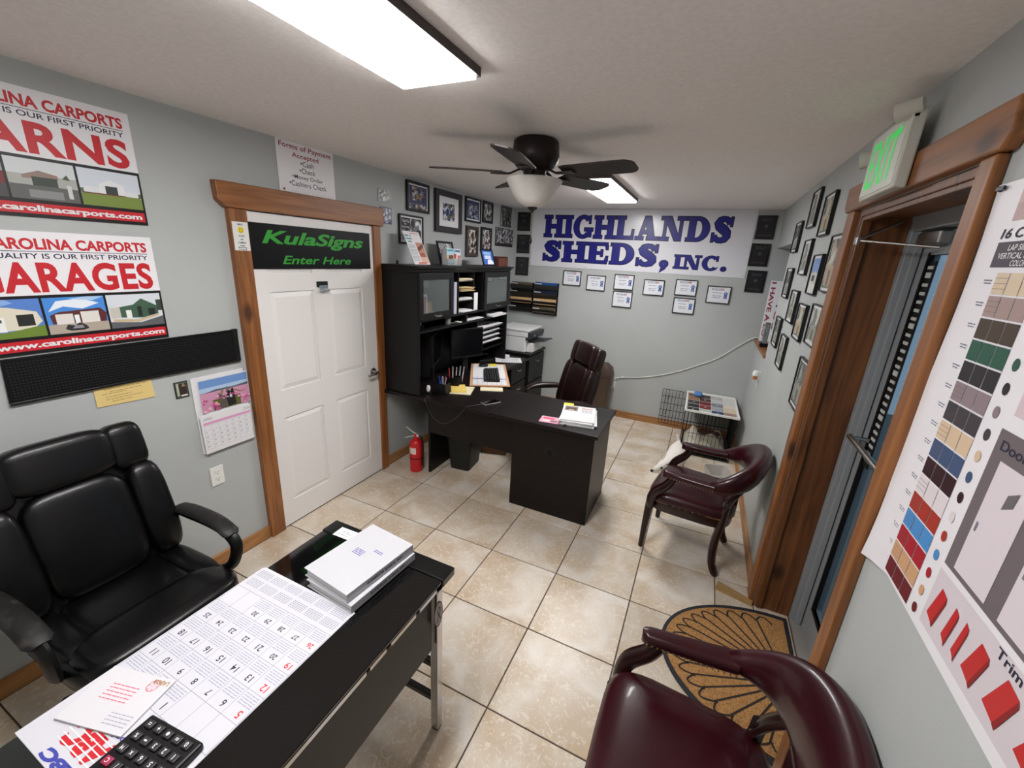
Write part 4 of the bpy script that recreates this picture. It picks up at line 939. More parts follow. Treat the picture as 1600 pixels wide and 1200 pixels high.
# ------------------------------------------------------------------ burgundy guest chairs
def guest_chair(loc, rz, label):
    t = empty('guest_chair', label, 'armchair', loc, rz, 'burgundy guest chairs')
    # seat: apron + domed cushion, plan slightly narrower at the back
    plan = []
    for k in range(40):
        a = 2*PI*k/40; c, s = math.cos(a), math.sin(a)
        x = .255*math.copysign(abs(c)**.42, c); y = (.245+.02*(x/.255))*math.copysign(abs(s)**.42, s); plan.append((x, y))
    MB().loft([[(x*.97,y*.97,.335) for x,y in plan],[(x*.99,y*.99,.345) for x,y in plan],[(x*.99,y*.99,.395) for x,y in plan],[(x*.97,y*.97,.40) for x,y in plan]]).build('seat_rail', MAHOG, t, smooth=True)
    MB().loft([[(x,y,.395) for x,y in plan],[(x*1.025,y*1.025,.415) for x,y in plan],[(x*1.02,y*1.02,.44) for x,y in plan],[(x*.93,y*.93,.468) for x,y in plan],[(x*.7,y*.7,.485) for x,y in plan],[(x*.35,y*.35,.492) for x,y in plan],[(x*.05,y*.05,.494) for x,y in plan]]).build('seat', LEATHER_R, t, smooth=True, angle=80)
    nm = MB()
    P = plan+[plan[0]]
    for k in range(40):
        for q in (0, .33, .66):
            x = P[k][0]+(P[k+1][0]-P[k][0])*q; y = P[k][1]+(P[k+1][1]-P[k][1])*q; nm.blob((x*1.012,y*1.012,.404),(.005,.005,.005),1,6)
    tag(nm.build('nailhead_trim', BRASS, t), kind='stuff')
    for s in (-1, 1):
        MB().tube([(.232,s*.205,.40),(.238,s*.208,.30),(.243,s*.212,.15),(.247,s*.214,0)], [.026,.024,.02,.016], 8, flat=(1.05,1.05)).build('leg', MAHOG, t, smooth=True)
        MB().tube(smooth_path([(-.215,s*.20,.52),(-.205,s*.20,.36),(-.19,s*.205,.22),(-.20,s*.208,.08),(-.235,s*.21,0)], 3), [.024]*12+[.018], 8).build('leg', MAHOG, t, smooth=True)
        # arm support: S curve from the rail up to the arm
        MB().tube(smooth_path([(.222,s*.245,.345),(.222,s*.258,.41),(.200,s*.268,.475),(.140,s*.270,.54),(.104,s*.264,.608)], 4), [.024+.006*math.sin(PI*k/16) for k in range(17)], 10, flat=(.8,1.1)).build('arm_support', MAHOG, t, smooth=True)
        # padded arm
        ap = [(.172,s*.262,.620),(.167,s*.262,.621),(.148,s*.262,.622),(.06,s*.268,.624),(-.05,s*.275,.630),(-.135,s*.280,.638)]
        w = [.006,.020,.031,.034,.038,.042]
        rings = [[(x,y+wd*math.copysign(abs(math.cos(b))**.6,math.cos(b)),z+.024*math.copysign(abs(math.sin(b))**.7,math.sin(b))) for b in [2*PI*j/16 for j in range(16)]] for (x,y,z), wd in zip(ap, w)]
        a_ = MB().loft(rings).build('armrest', LEATHER_R, t, smooth=True, angle=70)
        nh = MB()
        for k in range(17):
            q = k/16; x = .15-q*.28; y = s*(.262+.018*q); wd = .029+.013*q
            for e in (-1, 1): nh.blob((x, y+e*wd, .610+.01*q),(.0042,.0042,.0042),1,6)
        tag(nh.build('arm_nailheads', BRASS, a_), kind='stuff')
    # wrap-round padded back
    rings = []; N = 27
    for i in range(N):
        q = i/(N-1); a = -PI/2+PI*q              # from one arm round to the other
        c = math.cos(a); s = math.sin(a)
        x = -.105-.215*math.copysign(abs(c)**.85, c); y = .282*math.copysign(abs(s)**.8, s)
        hgt = .028+.085*(c**.9 if c > 0 else 0); th = .030+.026*c; zc = .635+.085*c
        tx, ty = -math.copysign(1, 1)*c, s; L_ = math.hypot(c*.215, s*.282) or 1
        nx, ny = -c, s                            # outward
        ring = []
        for j in range(18):
            b = 2*PI*j/18; o_ = th*math.cos(b); z_ = hgt*math.copysign(abs(math.sin(b))**.8, math.sin(b))
            lean_ = .28*z_*c
            ring.append((x+nx*(o_+lean_), y+ny*(o_+lean_), zc+z_))
        rings.append(ring)
    MB().loft(rings).build('backrest', LEATHER_R, t, smooth=True, angle=80)
    for s in (-1, 1):
        MB().tube(smooth_path([(-.205,s*.20,.48),(-.235,s*.19,.55),(-.285,s*.155,.64)], 3), .026, 8, flat=(.6,1.25)).build('back_post', MAHOG, t, smooth=True)
    box('back_splat', MAHOG, t, -.262, -.05, .36, -.245, .05, .66, bevel=.004)
    return t
guest_chair((2.555, 1.175, 0), math.radians(171), 'burgundy leather armchair with nailhead trim near the wire crate')
guest_chair((2.575, -.63, 0), math.radians(180), 'burgundy leather armchair in the foreground beside the half-round door mat')

# ------------------------------------------------------------------ half round door mat and wedge
MX, MY, MRX, MRY = 3.125, .295, .635, .445
t = empty('door_mat', 'half-round tan coir door mat with a black shell pattern', 'door mat', (MX, MY, .001))
arc_ = [(-MRX*math.cos(a), MRY*math.sin(a)) for a in [-PI/2+PI*k/40 for k in range(41)]]
MB().prism([(p[0]*1.0, p[1]) for p in arc_], 0, .008).build('rubber_border', mat('mat_rubber', (34,36,42), .7), t, bevel=.002)
inner = [(max(-MRX, p[0]*.935)-.022, p[1]*.925) for p in arc_]
COIR = mat('coir', (184,138,84), .95, noise=(140, (138,94,52), .42, .68), bump=(300, .8))
MB().prism(inner, .008, .0115).build('coir_field', COIR, t)
def strip(mb, pts, w, z):
    for i in range(len(pts)-1):
        (a,b),(c,d) = pts[i], pts[i+1]; l = math.hypot(c-a,d-b) or 1; nx, ny = -(d-b)/l*w, (c-a)/l*w
        mb.poly([(a+nx,b+ny,z),(c+nx,d+ny,z),(c-nx,d-ny,z),(a-nx,b-ny,z)])
pt = MB(); NPET = 18
fx = -.06
for k in range(NPET):
    a0, a1 = -PI/2*.97+PI*.97*k/NPET, -PI/2*.97+PI*.97*(k+1)/NPET; am = (a0+a1)/2
    def PP(r_, a): return (fx-(MRX*r_+fx*.6)*math.cos(a)*1.0, MRY*r_*math.sin(a))
    pr = [PP(.18,a0*.9+am*.1)]+[PP(r_,a0+(am-a0)*.10) for r_ in (.35,.6,.78)]
    tip = []
    for q in range(9):
        u_ = q/8; tip.append(PP(.80+.075*math.sin(PI*u_), a0+(a1-a0)*(.04+.92*u_)))
    strip(pt, pr+tip+[PP(.78,a1-(a1-am)*.10)], .0046, .0122)
pt.build('shell_pattern', mat('mat_pattern', (42,34,30), .8), t)
t = empty('door_wedge', 'wooden doorstop wedge lying at the edge of the door mat', 'doorstop', (2.86, .80, 0), math.radians(-14))
MB().prism([(-.10,0),(.10,0),(.10,.008),(-.085,.034),(-.10,.034)], -.024, .024, axis=1).build('wedge', wood_mat('bare_pine', 0, light=(196,164,110), dark=(160,124,76), knots=False), t, bevel=.002)

# ------------------------------------------------------------------ dark wood L-shaped desk
t = thing('corner_desk', 'dark espresso L-shaped desk with a return, along the left wall', 'desk')
DZ, DT = .745, .028
MB().prism([(.03,.98),(1.052,.98),(1.052,1.60),(.66,1.60),(.60,1.68),(.60,2.87),(.03,2.87)], DZ-DT, DZ).build('desktop', ESPRESSO, t, bevel=.003)
box('return_top', ESPRESSO, t, 1.056, .98, DZ-DT, 1.895, 1.60, DZ, bevel=.003)
box('end_panel', ESPRESSO, t, .40, 1.10, 0, .420, 1.585, DZ-DT, bevel=.002)
box('modesty_panel', ESPRESSO, t, .420, 1.10, .39, 1.242, 1.118, DZ-DT, bevel=.002)
pd = box('pedestal', ESPRESSO, t, 1.242, 1.02, 0, 1.868, 1.56, DZ-DT, bevel=.003)
MB().tube([(1.549+.030*math.cos(k*PI/10),1.0195,.523+.030*math.sin(k*PI/10)) for k in range(21)], .003, 6).build('grommet_ring', mat('grommet', (30,28,27), .4), pd, smooth=True)
MB().cyl((1.549,1.0185,.523),(1.549,1.021,.523),.029,n=24).build('grommet_hole', mat('hole_black', (4,4,4), .9), pd)
box('back_panel', ESPRESSO, t, .03, 1.62, .30, .045, 2.84, DZ-DT)
box('leg_panel', ESPRESSO, t, .045, 1.60, 0, .40, 1.62, DZ-DT)
pd = box('drawer_pedestal', HUTCHM, t, .05, 2.42, 0, .545, 2.86, DZ-DT, bevel=.003)
for z0, z1 in ((.50,.705),(.27,.485),(.05,.255)):
    dr = box('drawer', HUTCHM, pd, .545, 2.435, z0, .562, 2.845, z1, bevel=.003)
    MB().tube(smooth_path([(.562,2.60,(z0+z1)/2+.04),(.582,2.615,(z0+z1)/2+.03),(.582,2.665,(z0+z1)/2+.03),(.562,2.68,(z0+z1)/2+.04)],3), .006, 6).build('drawer_pull', STEEL, dr, smooth=True)
rebase(t, (.95, 1.3, 0))
t = thing('file_cabinet', 'black two-drawer cabinet in the back corner, under the printer', 'cabinet')
box('body', HUTCHM, t, .03, 2.895, 0, .56, 3.425, .752, bevel=.003); box('top', HUTCHM, t, .025, 2.885, .752, .585, 3.44, .778, bevel=.004)
for z0, z1 in ((.40,.735),(.06,.385)):
    dr = box('drawer', HUTCHM, t, .56, 2.91, z0, .577, 3.41, z1, bevel=.004)
    MB().tube(smooth_path([(.577,3.12,z1-.07),(.598,3.135,z1-.085),(.598,3.19,z1-.085),(.577,3.205,z1-.07)],3), .006, 6).build('drawer_pull', STEEL, dr, smooth=True)
rebase(t, (.3, 3.16, 0))

# ------------------------------------------------------------------ hutch
HX = .385; H0 = DZ+.0015; HY0, HY1 = 1.0, 2.63
t = thing('desk_hutch', 'tall black hutch with two glass doors and cubbies on the desk', 'hutch')
box('side_panel', HUTCHM, t, .035, HY0, H0, HX, HY0+.022, 1.735); box('side_panel', HUTCHM, t, .035, HY1-.022, H0, HX, HY1, 1.735)
box('back_panel', mat('hutch_back', (16,15,15), .6), t, .025, HY0, H0, .035, HY1, 1.735, bevel=0)
cp = [(.02,1.735),(HX+.004,1.735),(HX+.012,1.750),(HX+.014,1.760),(HX+.034,1.772),(HX+.036,1.788),(.02,1.788)]
def crown(y): return [(x, y+(0 if x < .03 else 0), z) for x, z in cp]
MB().loft([[(x, HY0-(x-HX if x > HX else 0)-.0, z) for x, z in cp], [(x, HY1+(x-HX if x > HX else 0), z) for x, z in cp]]).build('crown', HUTCHM, t)
SHM = HUTCHM
for nm, b in (('shelf',(.035,HY0+.022,1.352,HX-.004,HY1-.022,1.370)),('shelf',(.035,HY0+.022,1.262,HX-.004,HY1-.022,1.278)),
              ('divider',(.035,1.482,1.370,HX-.004,1.494,1.735)),('divider',(.035,1.590,1.370,HX-.004,1.600,1.735)),('divider',(.035,1.862,1.370,HX-.004,1.872,1.735)),('divider',(.035,2.036,1.370,HX-.004,2.050,1.735)),
              ('divider',(.035,1.735,1.278,HX-.004,1.747,1.352)),('divider',(.035,2.13,1.278,HX-.004,2.142,1.352)),('divider',(.035,1.99,.93,HX-.03,2.004,1.262))):
    box(nm, SHM, t, *b, bevel=.001)
for z in (1.650,1.562,1.475): box('slot_shelf', SHM, t, .035, 1.600, z, HX-.01, 1.862, z+.007, bevel=0)
for z in (1.150,1.098,1.046,.992,.93): box('slot_shelf', SHM, t, .035, 2.004, z, HX-.03, HY1-.022, z+.006, bevel=0)
for a, b in ((HY0+.004, 1.482), (2.050, HY1-.004)):
    d = MB(); z0, z1 = 1.372, 1.733; fw = .05
    d.box(HX-.003,a,z0,HX+.016,a+fw,z1).box(HX-.003,b-fw,z0,HX+.016,b,z1).box(HX-.003,a+fw,z0,HX+.016,b-fw,z0+fw).box(HX-.003,a+fw,z1-fw,HX+.016,b-fw,z1)
    dd = d.build('door', HUTCHM, t, bevel=.003)
    MB().box(HX+.004,a+fw,z0+fw,HX+.007,b-fw,z1-fw).build('glass_pane', mat('cabinet_glass', (214,226,226), .04, trans=.92, ior=1.5), dd)
    m_ = (a+b)/2
    MB().tube(smooth_path([(HX+.016,m_-.045,z0+.028),(HX+.036,m_-.03,z0+.018),(HX+.036,m_+.03,z0+.018),(HX+.016,m_+.045,z0+.028)],3), .005, 6).build('door_pull', STEEL, dd, smooth=True)
rebase(t, (.2, 1.815, H0))
# ------------------------------------------------------------------ ceiling fan
t = empty('ceiling_fan', 'dark bronze five-blade ceiling fan with a frosted glass bowl', 'ceiling fan', (1.466, .60, ZC))
MB().lathe([(.105,-.001),(.118,-.012),(.122,-.05),(.126,-.075),(.122,-.10),(.10,-.130),(.072,-.145)], n=36).build('motor_housing', BRONZE, t, smooth=True)
MB().lathe([(.060,-.143),(.060,-.185),(.066,-.188),(.066,-.192)], n=28).build('switch_housing', BRONZE, t, smooth=True)
BL = mat('blade_walnut', (48,38,36), .5, noise=(16, (36,28,26), .35, .65))
for k in range(5):
    a = math.radians(-10+72*k); Rk = Matrix.Rotation(a, 4, 'Z')
    w = [(.17,.052),(.20,.060),(.30,.064),(.45,.068),(.515,.066),(.545,.050),(.555,.030)]
    pts = [(x, -y) for x, y in w]+[(x, y) for x, y in w[::-1]]
    tilt = Matrix.Translation((0,0,-.158)) @ Matrix.Rotation(math.radians(-12), 4, 'X')
    b = MB().prism(pts, -.003, .003).xform(Rk @ tilt).build('blade', BL, t)
    MB().tube(smooth_path([(.065,0,-.135),(.10,0,-.150),(.14,0,-.166),(.20,0,-.163)], 3), [.010]*10, 8, flat=(.5,1.4)).box(.15,-.030,-.1680,.235,.030,-.1635).xform(Rk).build('blade_iron', BRONZE, b, smooth=True)
BOWL = mat('frosted_bowl', (226,224,220), .3, noise=(9, (206,203,198), .35, .7))
MB().lathe([(.150,-.190),(.152,-.196),(.142,-.212),(.125,-.235),(.108,-.268),(.085,-.298),(.05,-.320),(.022,-.327)], n=36).build('glass_bowl', BOWL, t, smooth=True)
MB().lathe([(.024,-.322),(.028,-.330),(.018,-.338),(.008,-.344),(.006,-.352)], n=18).build('finial', BRONZE, t, smooth=True)
ch = MB().cyl((.0,.0,-.352),(.0,.0,-.475),.0016,n=6).build('pull_chain', BRASS, t)
MB().lathe([(.002,-.472),(.007,-.488),(.009,-.500),(.006,-.512),(.001,-.515)], n=12).build('chain_fob', BRONZE, ch, smooth=True)

# ------------------------------------------------------------------ printer on the cabinet
t = thing('office_printer', 'white and dark grey office printer on the black cabinet in the corner', 'printer')
PW = mat('printer_white', (222,222,222), .4); PG = mat('printer_charcoal', (50,52,56), .42)
z = .7785
MB().box(.12,2.93,z,.50,3.37,z+.19).build('body', PW, t, bevel=.012)
MB().box(.50,2.985,z,.575,3.345,z+.115).build('paper_drawer', PW, t, bevel=.008)
MB().box(.12,2.925,z+.19,.53,3.375,z+.255).build('scanner', PW, t, bevel=.008)
MB().box(.11,2.92,z+.256,.535,3.38,z+.285).build('lid', PW, t, bevel=.008)
cp_ = MB().prism([(.50,z+.15),(.56,z+.165),(.575,z+.245),(.50,z+.255)], 2.93, 3.37, axis=1).build('control_panel', PG, t, bevel=.004)
MB().box(.566,3.02,z+.185,.574,3.07,z+.225).build('touch_screen', mat('panel_screen', (90,96,104), .2), cp_)
MB().prism([(.49,z+.128),(.51,z+.128),(.72,z+.150),(.72,z+.158),(.51,z+.140),(.49,z+.140)], 3.01, 3.29, axis=1).build('output_tray', PG, t)
rebase(t, (.33, 3.15, z))

# ------------------------------------------------------------------ things on the corner desk
TZ = DZ+.0005
def sheet(name, label, cat, x, y, z, w, d, rz, M, th=.0015, group=None):
    t = empty(name, label, cat, (x, y, z), math.radians(rz), group); MB().box(-w/2,-d/2,0,w/2,d/2,th).build('sheet', M, t); return t
def monitor(x, y, rz, w, h, z0, label):
    t = empty('computer_monitor', label, 'monitor', (x, y, TZ), math.radians(rz))
    b = z0-TZ
    MB().box(-.03,-w/2,b,.0,w/2,b+h).build('casing', BLACK, t, bevel=.004)
    MB().box(.0,-w/2+.012,b+.02,.002,w/2-.012,b+h-.014).build('screen', mat('dark_screen', (10,10,13), .18), t)
    MB().cyl((.0005,0,b+.009),(.002,0,b+.009),.005,n=10).build('maker_badge', STEEL, t)
    MB().box(-.060,-.03,.012,-.03,.03,b+h*.6).build('neck', BLACK, t, bevel=.004)
    MB().lathe([(.07,0),(.07,.008),(.05,.012),(.03,.014)], (-.085,0,0), 28).build('foot', BLACK, t, smooth=True)
monitor(.33, 1.855, -26, .372, .292, .905, 'square black computer monitor turned toward the camera inside the hutch')
monitor(.245, 1.455, 24, .36, .29, .915, 'black computer monitor seen edge-on at the left inside the hutch')
# blotter, keyboard, mouse
ang = math.degrees(math.atan2(-.80, .45))
t = empty('desk_blotter', 'tan edged desk blotter board lying aslant on the corner desk', 'blotter', (.562, 1.895, TZ+.0075), math.radians(ang))
MB().box(-.40,-.185,0,.40,.185,.010).build('board', mat('blotter_tan', (206,160,122), .6), t, bevel=.002)
MB().box(-.36,-.16,.010,.38,.16,.0125).build('paper_insert', PAPER, t)
BLU = mat('band_blue', (70,90,170), .6); g = MB()
for k in range(6): g.rect(.13+k*.045,-.16,.132+k*.045,.16,.0130)
for k in range(8): g.rect(.13,-.16+k*.045,.39,-.158+k*.045,.0130)
g.build('month_grid', INKG, t); MB().rect(.18,-.16,.20,.16,.0132).build('blue_band', BLU, t)
t = empty('keyboard', 'black computer keyboard on the desk blotter', 'keyboard', (.62, 1.835, TZ+.0205), math.radians(ang))
MB().loft([[(-.215,-.075,0),(.215,-.075,0),(.215,.075,0),(-.215,.075,0)],[(-.213,-.073,.014),(.213,-.073,.014),(.213,.073,.024),(-.213,.073,.024)]]).build('case', BLACK, t, bevel=.003)
kk = MB().box(-.0078,-.0078,-.002,.0078,.0078,.006).mesh('key', [mat('key_black', (40,40,43), .5)], bevel=.0015, seg=1)
for r_ in range(6):
    for c_ in range(22):
        o = link(bpy.data.objects.new('key', kk), t); y = -.058+r_*.0225; o.location = (-.197+c_*.0188, y, .0165+.010*(y+.073)/.146)
t = empty('computer_mouse', 'black computer mouse at the top of the desk blotter', 'mouse', (.385, 2.10, TZ+.0205), math.radians(40))
MB().blob((0,0,.014),(.052,.031,.017),.8,18).build('shell', BLACK, t, smooth=True); MB().blob((.028,0,.027),(.010,.004,.006),1,8).build('wheel', PG, t, smooth=True)
YEL = mat('sticky_yellow', (240,226,70), .6)
sheet('sticky_note', 'yellow sticky note pad at the far end of the desk blotter', 'sticky note', .445, 2.205, TZ+.0205, .075, .075, ang, YEL, .006)
sheet('sticky_note', 'yellow sticky note at the far edge of the desk return, behind the magazines', 'sticky note', 1.522, 1.50, TZ, .08, .075, 12, YEL, .004)
sheet('envelope_stack', 'loose white envelopes under the front corner of the blotter', 'envelope', .80, 1.50, TZ, .20, .10, 28, PAPER2, .006)
t = sheet('legal_pad', 'yellow legal pad with curled pages beside the pen cup', 'notepad', .555, 1.335, TZ+.0075, .13, .20, 35, mat('legal_yellow', (236,208,110), .6), .008)
sheet('paper_sheet', 'cream paper sheets beneath the yellow legal pad', 'paper', .60, 1.33, TZ, .18, .22, 20, PAPER2, .006)
# pen cup with pens
t = empty('pen_cup', 'square black pen cup full of pens and markers', 'pen cup', (.50, 1.175, TZ))
MB().box(-.05,-.04,0,.05,.04,.004).box(-.05,-.04,.004,-.046,.04,.095).box(.046,-.04,.004,.05,.04,.095).box(-.046,-.04,.004,.046,-.036,.095).box(-.046,.036,.004,.046,.04,.095).build('cup', BLACK, t)
def pen(x, y, z, dx, dy, L_, c, label):
    p = empty('pen', label, 'pen', (x, y, z), 0, 'pens on the corner desk'); v = Vector((dx,dy,1)).normalized()
    MB().cyl((0,0,0), v*L_*.75, .0045, n=8).build('barrel', mat('pen_%d_%d_%d' % c, c, .35), p, smooth=True); MB().cyl(v*L_*.75, v*L_, .0052, n=8).build('cap', mat('pencap_%d' % c[0], tuple(int(q*.8) for q in c), .35), p, smooth=True)
for i, (dx, dy, c, lab) in enumerate(((.12,.1,(60,110,190),'light blue pen leaning right in the pen cup'),(-.2,.05,(40,70,170),'dark blue pen leaning left in the pen cup'),(.05,-.1,(226,226,230),'white marker standing in the pen cup'),(.22,.02,(220,190,200),'pale pink marker leaning right in the pen cup'),(-.05,.15,(180,60,60),'red pen standing in the pen cup'))):
    pen(.485+.012*i-.01, 1.17+.01*(i % 3)-.01, TZ+.006, dx, dy, .145, c, lab)
t = empty('desk_organizer', 'black mesh desk organizer holding white markers by the monitor', 'organizer', (.44, 1.45, TZ), math.radians(20))
MB().box(-.06,-.10,0,.06,.10,.004).box(-.06,-.10,.004,-.056,.10,.10).box(.056,-.10,.004,.06,.10,.07).box(-.056,-.10,.004,.056,-.096,.09).box(-.056,.096,.004,.056,.10,.09).box(-.056,-.002,.004,.056,.002,.085).build('tray', BLACK, t)
for i in range(5): pen(.415+.014*i, 1.41+.03*i, TZ+.006, .05*(i-2), .06, .15+.01*(i % 2), (222+i, 220, 222) if i else (206,60,60), ('red capped marker','first white marker','second white marker','third white marker','fourth white marker')[i]+' counted from the front of the desk organizer')
t = empty('desk_gadget', 'small white and black gadget at the front left of the corner desk', 'gadget', (.405, 1.10, TZ), .3)
MB().box(-.04,-.025,0,.04,.025,.02).build('base', BLACK, t, bevel=.004); MB().blob((0,0,.045),(.016,.014,.03),.7,14).build('white_roll', PLASTIC_W, t, smooth=True)
# smartphone and its charging cable
t = empty('smartphone', 'smartphone with a silver rim charging at the front of the desk', 'smartphone', (.958, 1.185, TZ), math.radians(60))
MB().box(-.077,-.038,0,.077,.038,.009).build('body', mat('phone_rim', (168,164,156), .3, metal=.6), t, bevel=.004); MB().box(-.072,-.0335,.009,.072,.0335,.0098).build('screen', DARKGLASS, t)
t = empty('charging_cable', 'thin dark charging cable hanging over the front of the desk', 'cable', (.92, 1.115, TZ))
MB().tube([Vector(p)-Vector((.92,1.115,TZ)) for p in smooth_path([(.921,1.115,TZ+.004),(.88,1.04,TZ+.004),(.85,.975,TZ+.003),(.78,.968,.66),(.66,.962,.575),(.56,.962,.60),(.49,.966,.69),(.46,.974,TZ+.002),(.455,1.03,TZ+.004),(.42,1.07,TZ+.006)], 4)], .0024, 6).build('cable', mat('cable_grey', (60,58,56), .5), t, smooth=True)
# magazines, flyer
zs_ = TZ
for i, (dx, dy, rz, th, lab) in enumerate(((.0,.0,10,.010,'bottom white booklet of the stack on the desk return'),(.006,.012,14,.009,'second booklet from the bottom of the stack on the desk return'),(-.008,.004,8,.009,'third booklet from the bottom of the stack on the desk return'),(-.012,.02,12,.008,'top booklet of the stack, with a house photo on its cover'))):
    t = empty('booklet', lab, 'booklet', (1.685+dx, 1.235+dy, zs_), math.radians(rz), 'booklets stacked on the desk return')
    MB().box(-.125,-.16,0,.125,.16,th).build('pages', PAPER, t, bevel=.001); zs_ += th+.0006
    if i == 3:
        pic(t, -.11, .04, -.01, .145, [((150,140,128),full),((96,66,54),R_(.1,.15,.9,.7)),((190,186,180),R_(.3,.1,.7,.3))], th+.0005)
        lines(t, [(.02,.10,.118),(.02,.10,.104)], REDINK, z=th+.0005, h=.008, name='cover_title')
        lines(t, [(.02,.10,.08-k*.014) for k in range(5)], INKG, z=th+.0005, h=.004)
t = sheet('pink_flyer', 'pink printed flyer sticking out beside the booklet stack', 'flyer', 1.505, 1.10, TZ, .15, .125, 8, mat('flyer_pink', (226,150,180), .5))
pic(t, -.07, -.055, .07, .055, [((236,176,196), full), ((220,90,120), R_(.1,.55,.7,.85)), ((150,120,130), R_(.55,.1,.9,.45)), ((244,220,228), R_(.1,.1,.5,.4))], .0018)
t = empty('binder_clip', 'small black binder clip at the front of the booklet stack', 'clip', (1.635, 1.055, TZ), .2)
MB().prism([(-.012,0),(.012,0),(.008,.012),(-.008,.012)], -.014, .0, axis=1).build('spring', BLACK, t); MB().tube([(-.006,-.014,.010),(-.006,-.03,.012),(.006,-.03,.012),(.006,-.014,.010)], .001, 5).build('lever', STEEL, t)
t = sheet('paper_sheet', 'white printed sheet on the desk in front of the printer', 'paper', .44, 2.60, TZ, .24, .30, -62, PAPER); lines(t, [(-.09,.09,.11-k*.02) for k in range(10)], INKG, z=.0018, h=.005)
sheet('paper_sheet', 'small curled white papers on the desk below the paper slots', 'paper', .30, 2.74, TZ, .16, .12, 25, PAPER, .008)
t = empty('desk_telephone', 'black desk telephone beside the white printed sheet', 'telephone', (.20, 2.42, TZ), math.radians(-30))
MB().loft([[(-.09,-.10,0),(.09,-.10,0),(.09,.10,0),(-.09,.10,0)],[(-.08,-.09,.05),(.085,-.09,.02),(.085,.09,.02),(-.08,.09,.05)]]).build('base', BLACK, t, bevel=.005); MB().tube([(-.05,-.08,.062),(-.01,-.075,.07),(-.01,.07,.07),(-.05,.075,.062)], .016, 8).build('handset', BLACK, t, smooth=True)

# ------------------------------------------------------------------ things in the hutch
def stack_papers(y0, y1, z, n, M, label, x0=.10, x1=.37, fan=.02, seed=0, group='papers in the hutch slots'):
    rnd = random.Random(seed); cx, cy_ = (x0+x1)/2, (y0+y1)/2
    t = empty('paper_stack', label, 'papers', (cx, cy_, z), 0, group); dx, dy = (x1-x0)/2, (y1-y0)/2-.004
    for k in range(n):
        M4 = Matrix.Translation((rnd.uniform(-.2,1)*fan, rnd.uniform(-.004,.004), 0)) @ Matrix.Rotation(rnd.uniform(-.05,.05), 4, 'Z')
        MB().box(-dx,-dy*.94,k*.0055,dx,dy*.94,k*.0055+.004).xform(M4).build('sheets', M, t)
stack_papers(1.604,1.858,1.6575,4,PAPER2,'cream papers in the top centre slot of the hutch',seed=1)
stack_papers(1.604,1.858,1.5695,6,mat('folder_manila', (224,200,150), .6),'manila folders in the second centre slot of the hutch',fan=.035,seed=2)
stack_papers(1.604,1.858,1.4825,4,PAPER,'white papers in the third centre slot of the hutch',seed=3)
stack_papers(1.604,1.858,1.3705,4,PAPER,'white papers at the bottom centre of the hutch cubbies',fan=.045,seed=4)
for k, zz_ in enumerate((1.1565,1.1045,1.0525,.9985)):
    stack_papers(2.03,2.56,zz_,3 if k else 5,PAPER,('top','second','third','bottom')[k]+' pile of white papers in the paper slots at right of the hutch',x0=.08,x1=.335,fan=.05 if k == 0 else .02,seed=10+k)
stack_papers(2.20,2.56,1.2785,4,PAPER,'curled white papers in the lower right cubby under the glass door',fan=.05,seed=20)
stack_papers(1.78,2.08,1.2785,3,PAPER,'white papers in the middle cubby under the slots',fan=.03,seed=21)
def upright(name, label, cat, y0, y1, z, h, M, x0=.16, x1=.37, spine=None, group=None):
    t = empty(name, label, cat, ((x0+x1)/2, (y0+y1)/2, z), 0, group); X, Y = (x1-x0)/2, (y1-y0)/2
    MB().box(-X,-Y,0,X,Y,h).build('cover', M, t, bevel=.002)
    if spine: MB().rect(-Y*.6,h*.12,Y*.6,h*.88,0).xform(Matrix(((0,0,1,X+.0006),(1,0,0,0),(0,1,0,0),(0,0,0,1)))).build('spine_label', spine, t)
upright('ring_binder','blue binder standing in the hutch left of the centre slots','binder',1.498,1.536,1.3705,.29,mat('binder_blue', (66,70,170), .45),spine=mat('label_pink', (214,120,140), .6),group='binders standing in the hutch')
upright('ring_binder','white binder standing next to the blue one in the hutch','binder',1.540,1.584,1.3705,.28,mat('binder_white', (190,190,195), .4, coat=.1),group='binders standing in the hutch')
upright('paper_box','white box with red bands behind the left glass door','box',1.075,1.155,1.3705,.20,PLASTIC_W,x0=.2,x1=.36,spine=mat('label_red', (190,90,90), .6))
upright('small_carton','orange and white carton behind the left glass door','carton',1.18,1.24,1.3705,.13,mat('carton_orange', (206,140,104), .6),x0=.2,x1=.34)
stack_papers(1.25,1.40,1.3705,5,PAPER,'crumpled white papers behind the left glass door',x0=.2,x1=.34,seed=30)
upright('white_card','white card standing in the cubby right of the centre slots','card',1.90,1.99,1.3705,.17,PAPER,x0=.352,x1=.356)
upright('envelope','tall white envelope behind the card in the hutch','envelope',1.880,1.896,1.3705,.20,PAPER,x0=.30,x1=.345)
t = empty('headset', 'black and white headset in the lower left cubby of the hutch', 'headset', (.33, 1.09, 1.2785), .4)
MB().tube([(.0,-.045+.0,.03),(.0,-.03,.055),(0,0,.066),(0,.03,.055),(0,.045,.03)], .005, 6).build('headband', PLASTIC_W, t, smooth=True)
for s in (-1,1): MB().cyl((0,s*.047-.008*s,.024),(0,s*.047+.008*s,.024),.023,n=14).build('ear_cup', BLACK, t, smooth=True)
t = empty('clear_cup', 'clear cup of white clips in the cubby under the left glass door', 'cup', (.33, 1.50, 1.2785)); MB().lathe([(.024,0),(.03,.06),(.031,.062),(.027,.06),(.022,.004)], n=18).build('cup', mat('clear_plastic', (226,230,230), .1, trans=.8), t, smooth=True)
MB().blob((0,0,.028),(.019,.019,.024),.8,10).build('clips', PLASTIC_W, t, smooth=True)
